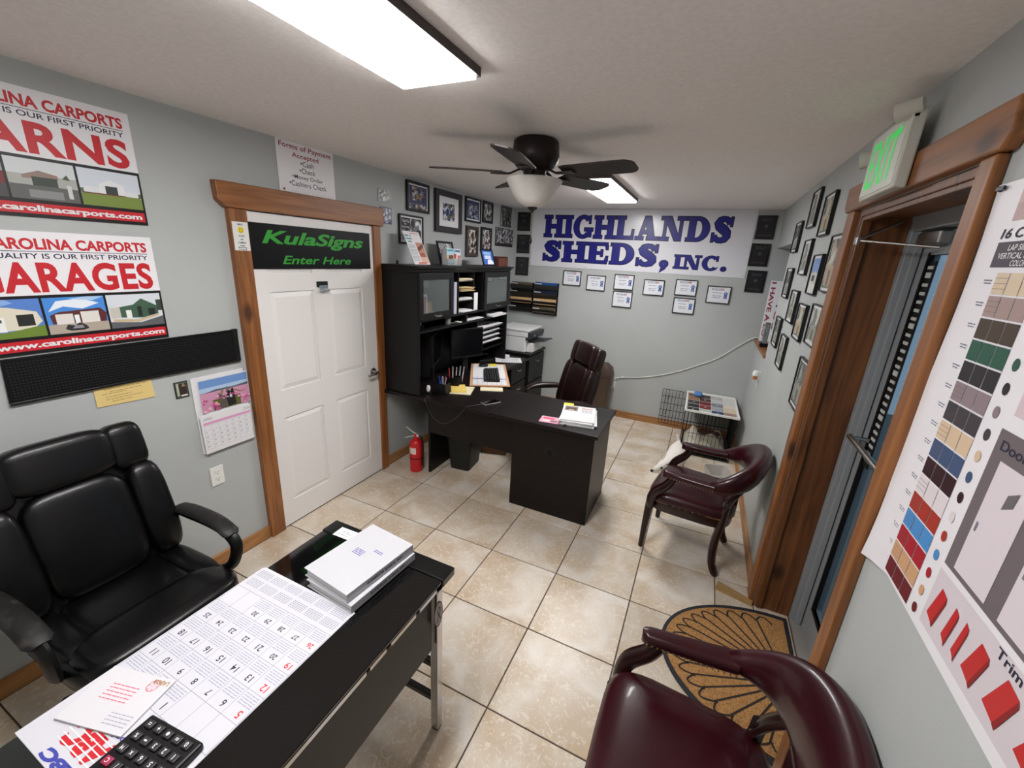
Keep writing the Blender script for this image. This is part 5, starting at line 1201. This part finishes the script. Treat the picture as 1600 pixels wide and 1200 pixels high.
t = empty('scissors', 'white handled scissors in the cubby beside the clear cup', 'scissors', (.33, 1.62, 1.279), 1.4)
MB().box(-.06,-.005,0,.02,.003,.004).box(-.06,-.002,.004,.02,.006,.008).build('blades', STEEL, t)
for s in (-1,1): MB().tube([(.045+.022*math.cos(k*PI/6), s*.018+.013*math.sin(k*PI/6), .006) for k in range(13)], .004, 6).build('handle', PLASTIC_W, t, smooth=True)
t = empty('desk_gadget', 'small silver and white gadget in the middle cubby of the hutch', 'gadget', (.35, 1.775, 1.2785), .5); MB().box(-.03,-.015,0,.03,.015,.022).build('base', PLASTIC_W, t, bevel=.004); MB().cyl((0,-.014,.038),(0,.014,.038),.022,n=18).build('roll', STEEL, t, smooth=True)

# ------------------------------------------------------------------ things on top of the hutch
HT = 1.789
def lean(name, label, cat, x, y, w, h, dx, rz=0):
    """a card leaning back towards the wall: local X right, Y up the card"""
    U = Vector((-dx, 0, math.sqrt(h*h-dx*dx))).normalized()
    Rr = Vector((math.sin(math.radians(rz))*.0, 1, 0))
    return plane_thing(name, label, cat, (x, y, HT+.0015), Rr, U)
t = lean('flyer_holder', 'tall white flyer with a red roof photo leaning at the left end on the hutch', 'flyer', .215, 1.295, .21, .285, .125)
panel(t, -.105, 0, .105, .285, .003, PAPER, 'card')
pic(t, .005, .012, .098, .19, [((196,140,120),full),((120,70,60),[(0,.55),(1,.8),(1,.95),(0,.75)]),((220,180,160),R_(0,0,1,.3)),((160,90,76),R_(.1,.3,.8,.5))], .0034)
lines(t, [(-.095,-.02,.247),(-.095,-.02,.221),(-.08,-.035,.196)], mat('teal_print', (80,150,160), .6), z=.0034, h=.012, name='flyer_title')
lines(t, [(-.095,-.01,.165-k*.012) for k in range(12)], INKG, z=.0034, h=.004); lines(t, [(-.02,.08,.268)], PRED, z=.0034, h=.006, name='flyer_heading'); MB().rect(-.05,.004,.06,.02,.0038).build('red_band', mat('coral', (214,120,100), .5), t)
t = lean('tabletop_picture', 'dark framed photo leaning behind the brochure holder on the hutch', 'photo frame', .13, 1.80, .27, .21, .05)
MB().box(-.13,0,0,.13,.018,.014).box(-.13,.192,0,.13,.21,.014).box(-.13,.018,0,-.112,.192,.014).box(.112,.018,0,.13,.192,.014).build('frame', FRB, t); MB().rect(-.112,.018,.112,.192,.006).build('photo', photo_mat('hutch_photo', [(70,70,74),(150,150,154),(206,206,206),(96,92,90)], 18), t)
t = empty('brochure_holder', 'clear acrylic holder of blue and orange brochures on the hutch', 'brochure holder', (.235, 1.70, HT))
MB().box(-.03,-.12,0,.035,.12,.003).box(-.03,-.12,.003,-.027,.12,.13).box(.032,-.12,.003,.035,.12,.06).build('acrylic', mat('clear_plastic', (226,230,230), .1, trans=.8), t)
for y0, y1, its, nm in ((-.115,.0,[((170,204,214),full),((206,170,130),R_(0,.3,1,.62)),((96,70,56),R_(.3,.35,.9,.6)),((60,170,190),R_(0,0,1,.14)),((60,150,170),R_(.1,.85,.9,.95))],'a'),(.01,.115,[((222,220,222),full),((190,120,104),R_(.5,0,1,.6)),((176,60,70),R_(0,.4,.3,.7)),((70,120,170),R_(.1,.8,.9,.95))],'b')):
    br = MB().box(-.022,y0,.004,.022,y1,.145).build('brochures', PAPER, t)
    p = pic(br, y0, .006, y1, .143, its, 0); p.data.transform(Matrix(((0,0,1,.0226),(1,0,0,0),(0,1,0,0),(0,0,0,1))))
t = lean('tabletop_picture', 'black framed blue certificate leaning on the hutch before the brown box', 'photo frame', .325, 2.265, .25, .165, .05)
MB().box(-.125,0,0,.125,.014,.012).box(-.125,.151,0,.125,.165,.012).box(-.125,.014,0,-.111,.151,.012).box(.111,.014,0,.125,.151,.012).build('frame', FRB, t)
pic(t, -.111, .014, .111, .151, [((60,100,190),full),((150,190,230),R_(.15,.72,.85,.92)),((210,220,236),R_(.2,.4,.8,.66)),((236,238,244),[(.35,.05),(.45,.35),(.75,.38),(.95,.2),(.95,0),(.4,0)])], .006)
t = empty('brown_box', 'open brown box at the right end on top of the hutch', 'box', (.30, 2.52, HT))
BRB = mat('box_brown', (92,46,34), .6); MB().box(-.06,-.11,0,.06,.11,.004).box(-.06,-.11,.004,-.055,.11,.10).box(.055,-.11,.004,.06,.11,.085).box(-.055,-.11,.004,.055,-.105,.10).box(-.055,.105,.004,.055,.11,.10).build('box', BRB, t); MB().prism([(0,.004),(.09,.004),(.09,.05),(.04,.045)], -.045, -.04, axis=0).build('paper', PAPER, t)
t = empty('wooden_peg', 'tiny dark peg near the left end on top of the hutch', 'peg', (.12, 1.09, HT)); MB().lathe([(.012,0),(.012,.006),(.007,.012),(.011,.02),(.008,.028)], n=14).build('knob', BLACK, t, smooth=True)

# ------------------------------------------------------------------ floor things around the desk
t = empty('fire_extinguisher', 'red fire extinguisher standing on the floor beside the desk', 'fire extinguisher', (.285, 1.075, 0))
RED = mat('extinguisher_red', (196,24,30), .3, coat=.3)
MB().lathe([(.048,0),(.054,.006),(.055,.02),(.055,.262),(.048,.288),(.030,.305),(.017,.312),(.016,.325)], n=32).build('cylinder', RED, t, smooth=True)
MB().lathe([(.0556,.128),(.0562,.130),(.0562,.138),(.0556,.14)], n=32).build('band', mat('band_dark', (90,12,16), .5), t, smooth=True)
lb = MB()
for k in range(8):
    a0, a1 = math.radians(-150+k*12), math.radians(-138+k*12); lb.poly([(.0557*math.cos(a0),.0557*math.sin(a0),.18),(.0557*math.cos(a1),.0557*math.sin(a1),.18),(.0557*math.cos(a1),.0557*math.sin(a1),.24),(.0557*math.cos(a0),.0557*math.sin(a0),.24)])
lb.build('label_sticker', mat('ext_label', (226,206,200), .5), t)
MB().cyl((0,0,.322),(0,0,.355),.015,n=14).build('valve', RED, t, smooth=True); MB().cyl((.015,0,.343),(.03,-.005,.343),.010,n=12).build('gauge', PLASTIC_W, t)
MB().tube([(.01,0,.355),(-.03,-.01,.375),(-.085,-.02,.412)], .007, 6, flat=(.5,1.3)).build('lever', mat('light_steel', (214,212,208), .45, metal=.2), t, smooth=True); MB().tube([(.0,0,.338),(-.05,-.012,.325),(-.10,-.025,.305)], .007, 6, flat=(.5,1.3)).build('handle', mat('light_steel', (214,212,208), .45, metal=.2), t, smooth=True)
MB().tube(smooth_path([(.012,.0,.345),(.05,.01,.33),(.068,.012,.25),(.066,.012,.12),(.062,.01,.06)],3), .007, 8).build('hose', BLACK, t, smooth=True)
t = empty('waste_bin', 'black plastic waste bin under the dark desk', 'waste bin', (.60, 1.40, 0), .1)
def rr(w, d, z, r=.03, n=5):
    out = []
    for cx, cy_, a0 in ((w-r,d-r,0),(-w+r,d-r,PI/2),(-w+r,-d+r,PI),(w-r,-d+r,3*PI/2)):
        for k in range(n+1): a = a0+PI/2*k/n; out.append((cx+r*math.cos(a), cy_+r*math.sin(a), z))
    return out
MB().loft([rr(.095,.125,0),rr(.125,.16,.36),rr(.131,.166,.362),rr(.131,.166,.375),rr(.122,.157,.375),rr(.092,.122,.006)]).build('bin', mat('bin_black', (22,26,25), .5), t, smooth=True)
t = empty('cardboard_box', 'brown cardboard box on the floor behind the waste bin', 'box', (.72, 1.80, 0), .25)
CB = mat('cardboard', (120,84,58), .8); MB().box(-.12,-.09,0,.12,.09,.14).build('carton', CB, t, bevel=.002); MB().box(.1205,-.03,.03,.121,.04,.09).build('shipping_label', PAPER, t)
t = empty('trash_can', 'brown swing-lid trash can against the back wall', 'trash can', (1.385, 3.32, 0))
TB = mat('can_brown', (92,76,62), .55); MB().loft([rr(.10,.085,0),rr(.13,.11,.52),rr(.135,.115,.53),rr(.135,.115,.545)]).build('can', TB, t, smooth=True)
MB().loft([rr(.138,.118,.546),rr(.136,.116,.57),rr(.115,.10,.66),rr(.06,.09,.705),rr(.045,.08,.708)]).build('lid', mat('lid_brown', (74,60,50), .5), t, smooth=True)

# ------------------------------------------------------------------ wire crate, sample board, dog
t = thing('dog_crate', 'black folding wire dog crate in the back right corner', 'dog crate')
CX0, CX1, CY0, CY1, CH = 2.40, 2.88, 2.76, 3.44, .475
WM = mat('crate_wire', (22,22,24), .4, metal=.4)
def wires(name, P, du, dv, nu, nv, r=.0022):
    """a panel of crossing wires: P corner, du and dv its sides"""
    mb = MB(); P, du, dv = Vector(P), Vector(du), Vector(dv)
    for i in range(nu+1): mb.cyl(P+du*i/nu, P+du*i/nu+dv, r, n=5)
    for j in range(nv+1): mb.cyl(P+dv*j/nv, P+dv*j/nv+du, r*1.15, n=5)
    return tag(mb.build(name, WM, t), kind='stuff')
wires('front_panel', (CX0,CY0,.02), (CX1-CX0,0,0), (0,0,CH-.02), 13, 4); wires('rear_panel', (CX0,CY1,.02), (CX1-CX0,0,0), (0,0,CH-.02), 13, 4)
wires('right_panel', (CX1,CY0,.02), (0,CY1-CY0,0), (0,0,CH-.02), 18, 4)
wires('left_panel', (CX0,CY0,.02), (0,.36,0), (0,0,CH-.02), 9, 4); wires('top_panel', (CX0,CY0,CH), (CX1-CX0,0,0), (0,CY1-CY0,0), 13, 5)
for x in (CX0, CX1):
    for y in (CY0, CY1): MB().cyl((x,y,0),(x,y,CH),.004,n=6).build('corner_post', WM, t)
wires('crate_door', (2.115,3.455,.045), (.265,0,.0), (.0,0,.43), 7, 5, .0026)
lt = MB()
for z in (.19,.38):
    lt.tube([(2.155,3.448,z+.03),(2.155,3.442,z-.02),(2.185,3.442,z-.02),(2.185,3.448,z+.03),(2.21,3.448,z+.03)], .003, 5)
lt.build('door_latch', WM, t)
box('floor_tray', BLACK, t, CX0+.008, CY0+.008, .003, CX1-.008, CY1-.008, .018, bevel=.003)
rebase(t, ((CX0+CX1)/2, (CY0+CY1)/2, 0))
t = empty('crate_blanket', 'rumpled cream blanket with a brown toy inside the wire crate', 'blanket', (2.64, 3.08, .019))
bm_ = MB(); gridn = 22; vs = []; rnd = random.Random(5)
for i in range(gridn+1):
    for j in range(gridn+1):
        x = -.21+.42*i/gridn; y = -.28+.56*j/gridn
        e = min(i, j, gridn-i, gridn-j)/gridn
        z_ = .012+min(1, e*6)*(.05+.05*math.sin(x*21+y*9)*math.cos(y*17-x*6)+.05*(y+.28)/.56)
        vs.append((x, y, max(z_, .002)))
fs = [(i*(gridn+1)+j, (i+1)*(gridn+1)+j, (i+1)*(gridn+1)+j+1, i*(gridn+1)+j+1) for i in range(gridn) for j in range(gridn)]
bm_.add(vs, fs).build('cloth', mat('fleece_cream', (214,208,192), .9, bump=(60, .5)), t, smooth=True, angle=80)
MB().blob((.02,.06,.13),(.10,.035,.03),.8,14).blob((.11,.04,.135),(.035,.03,.03),.9,12).build('plush_toy', mat('plush_brown', (84,52,46), .9), t, smooth=True)
# sample board on the crate
t = empty('colour_sample_board', 'white framed board of shingle colour samples on top of the crate', 'sample board', (2.64, 3.10, CH+.0035), math.radians(1))
bw, bd_ = .255, .365
MB().box(-bw,-bd_,0,-bw+.02,bd_,.022).box(bw-.02,-bd_,0,bw,bd_,.022).box(-bw+.02,-bd_,0,bw-.02,-bd_+.02,.022).box(-bw+.02,bd_-.02,0,bw-.02,bd_,.022).build('frame', PLASTIC_W, t, bevel=.003)
MB().box(-bw+.02,-bd_+.02,.002,bw-.02,bd_-.02,.008).build('backing', mat('board_back', (206,204,200), .6), t)
smp = [[(34,34,36),(176,186,176),(44,58,100),(150,124,110)],[(40,44,44),(120,34,40),(150,160,168),(206,190,160)],[(60,56,54),(110,30,36),(120,126,136),(216,206,190)],[(150,112,80),(66,46,44),(190,190,196),(206,206,208)],[(120,90,66),(70,60,60),(176,176,180),(214,212,210)]]
for r_ in range(5):
    for c_ in range(4):
        x0 = -bw+.026+c_*.1155; y0 = -bd_+.026+r_*.134
        s = MB().box(x0,y0,.008,x0+.110,y0+.105,.013).build('sample_chip', mat('chip_%d_%d' % (r_, c_), smp[r_][c_], .75), t)
        if (r_+c_) % 2 == 0: MB().rect(x0+.045,y0+.045,x0+.065,y0+.058,.0133).build('chip_tag', PAPER, s)
t = empty('cloth_bundle', 'small blue cloth bundle lying on the sample board', 'cloth', (2.50, 3.30, CH+.0165+.0003)); MB().blob((0,0,.028),(.045,.05,.028),.7,16).build('bundle', mat('cloth_blue', (84,134,196), .7, bump=(70, .6)), t, smooth=True)
# white dog
def dog():
    t = empty('dog', 'small white dog peering out from behind the burgundy armchair', 'dog', (2.38, 2.15, 0))
    o3 = Vector((2.38, 2.15, 0))
    V = {}; bm = bmesh.new(); lay = bm.verts.layers.skin.verify()
    def v(n, p, r, root=False):
        x = bm.verts.new(Vector(p)-o3); x[lay].radius = (r, r); x[lay].use_root = root; V[n] = x
    v('pel',(2.392,2.34,.212),.084,True); v('mid',(2.388,2.20,.206),.088); v('sho',(2.372,2.07,.198),.080); v('nek',(2.352,1.995,.208),.052); v('hed',(2.315,1.935,.212),.052)
    v('brow',(2.285,1.895,.198),.040); v('muz',(2.250,1.862,.180),.023); v('nos',(2.235,1.848,.172),.016)
    v('t1',(2.395,2.395,.262),.020); v('t2',(2.380,2.40,.305),.015); v('t3',(2.368,2.395,.338),.007)
    for s, k in ((-1,'l'),(1,'r')):
        lx, ly = .87*s, -.49*s*.35
        v('s'+k,(2.378+.042*lx,2.045+.042*ly,.175),.026); v('e'+k,(2.38+.045*lx,2.06+.045*ly,.10),.016); v('w'+k,(2.376+.045*lx,2.045+.045*ly,.05),.013); v('p'+k,(2.37+.045*lx,2.025+.045*ly,.014),.014)
        v('h'+k,(2.425+.045*lx,2.31+.045*ly,.165),.034); v('k'+k,(2.42+.05*lx,2.275+.05*ly,.12),.022); v('a'+k,(2.43+.05*lx,2.35+.05*ly,.075),.013); v('f'+k,(2.42+.05*lx,2.32+.05*ly,.014),.015)
    E_ = ['pel mid','mid sho','sho nek','nek hed','hed brow','brow muz','muz nos','pel t1','t1 t2','t2 t3']+[x for k in 'lr' for x in ('sho s'+k,'s%s e%s'%(k,k),'e%s w%s'%(k,k),'w%s p%s'%(k,k),'pel h'+k,'h%s k%s'%(k,k),'k%s a%s'%(k,k),'a%s f%s'%(k,k))]
    for e in E_: a, b = e.split(); bm.edges.new((V[a], V[b]))
    me = bpy.data.meshes.new('body'); bm.to_mesh(me); bm.free(); me.materials.append(mat('white_fur', (232,226,218), .85, bump=(220, .5)))
    o = link(bpy.data.objects.new('body', me), t); o.modifiers.new('skin', 'SKIN').use_smooth_shade = True; sb = o.modifiers.new('smooth', 'SUBSURF'); sb.levels = 2; sb.render_levels = 2
    fd = Vector((-.70,-.62,-.35)).normalized(); la = Vector((.66,-.75,0)).normalized(); up = la.cross(fd); up = up if up.z > 0 else -up
    H = Vector((2.285,1.895,.198))-o3; HD = Vector((2.315,1.935,.212))-o3
    DK = mat('dog_dark', (22,18,18), .25)
    MB().blob(tuple(Vector((2.226,1.840,.172))-o3),(.013,.013,.012),.9,12).build('nose', DK, t, smooth=True)
    for s in (-1, 1):
        c = H+fd*.004+la*.031*s+up*.010; MB().blob(tuple(c),(.0115,.0115,.0105),1,12).build('eye', DK, t, smooth=True)
        b = HD+la*.040*s+up*.022
        tip = b+la*.020*s-fd*(.070 if s > 0 else .035)+up*(.012 if s > 0 else .030); md = b+(tip-b)*.5+la*.012*s
        ear = MB().loft([[b+fd*.012+up*.010, b+la*.008*s, b-up*.026-fd*.01, b-la*.004*s],[md+up*.018, md+la*.005*s, md-up*.024, md-la*.003*s],[tip+up*.003,tip+la*.001,tip-up*.003,tip-la*.001]])
        ear.build('ear', mat('ear_fur', (176,154,146), .85) if s > 0 else mat('white_fur', (232,226,218), .85), t, smooth=True, angle=80)
    MB().tube([Vector((2.232,1.838,.160))-o3, Vector((2.252,1.848,.162))-o3+la*.008, Vector((2.275,1.868,.168))-o3+la*.020], .0018, 5).build('mouth', DK, t)
dog()
t = empty('plastic_tub', 'translucent plastic tub on the floor behind the burgundy armchair', 'tub', (2.78, 2.30, 0), .3)
MB().loft([rr(.085,.11,0),rr(.10,.125,.10),rr(.106,.131,.102),rr(.106,.131,.108),rr(.097,.122,.106),rr(.082,.107,.004)]).build('tub', mat('cloudy_plastic', (214,210,204), .3, trans=.35), t, smooth=True)
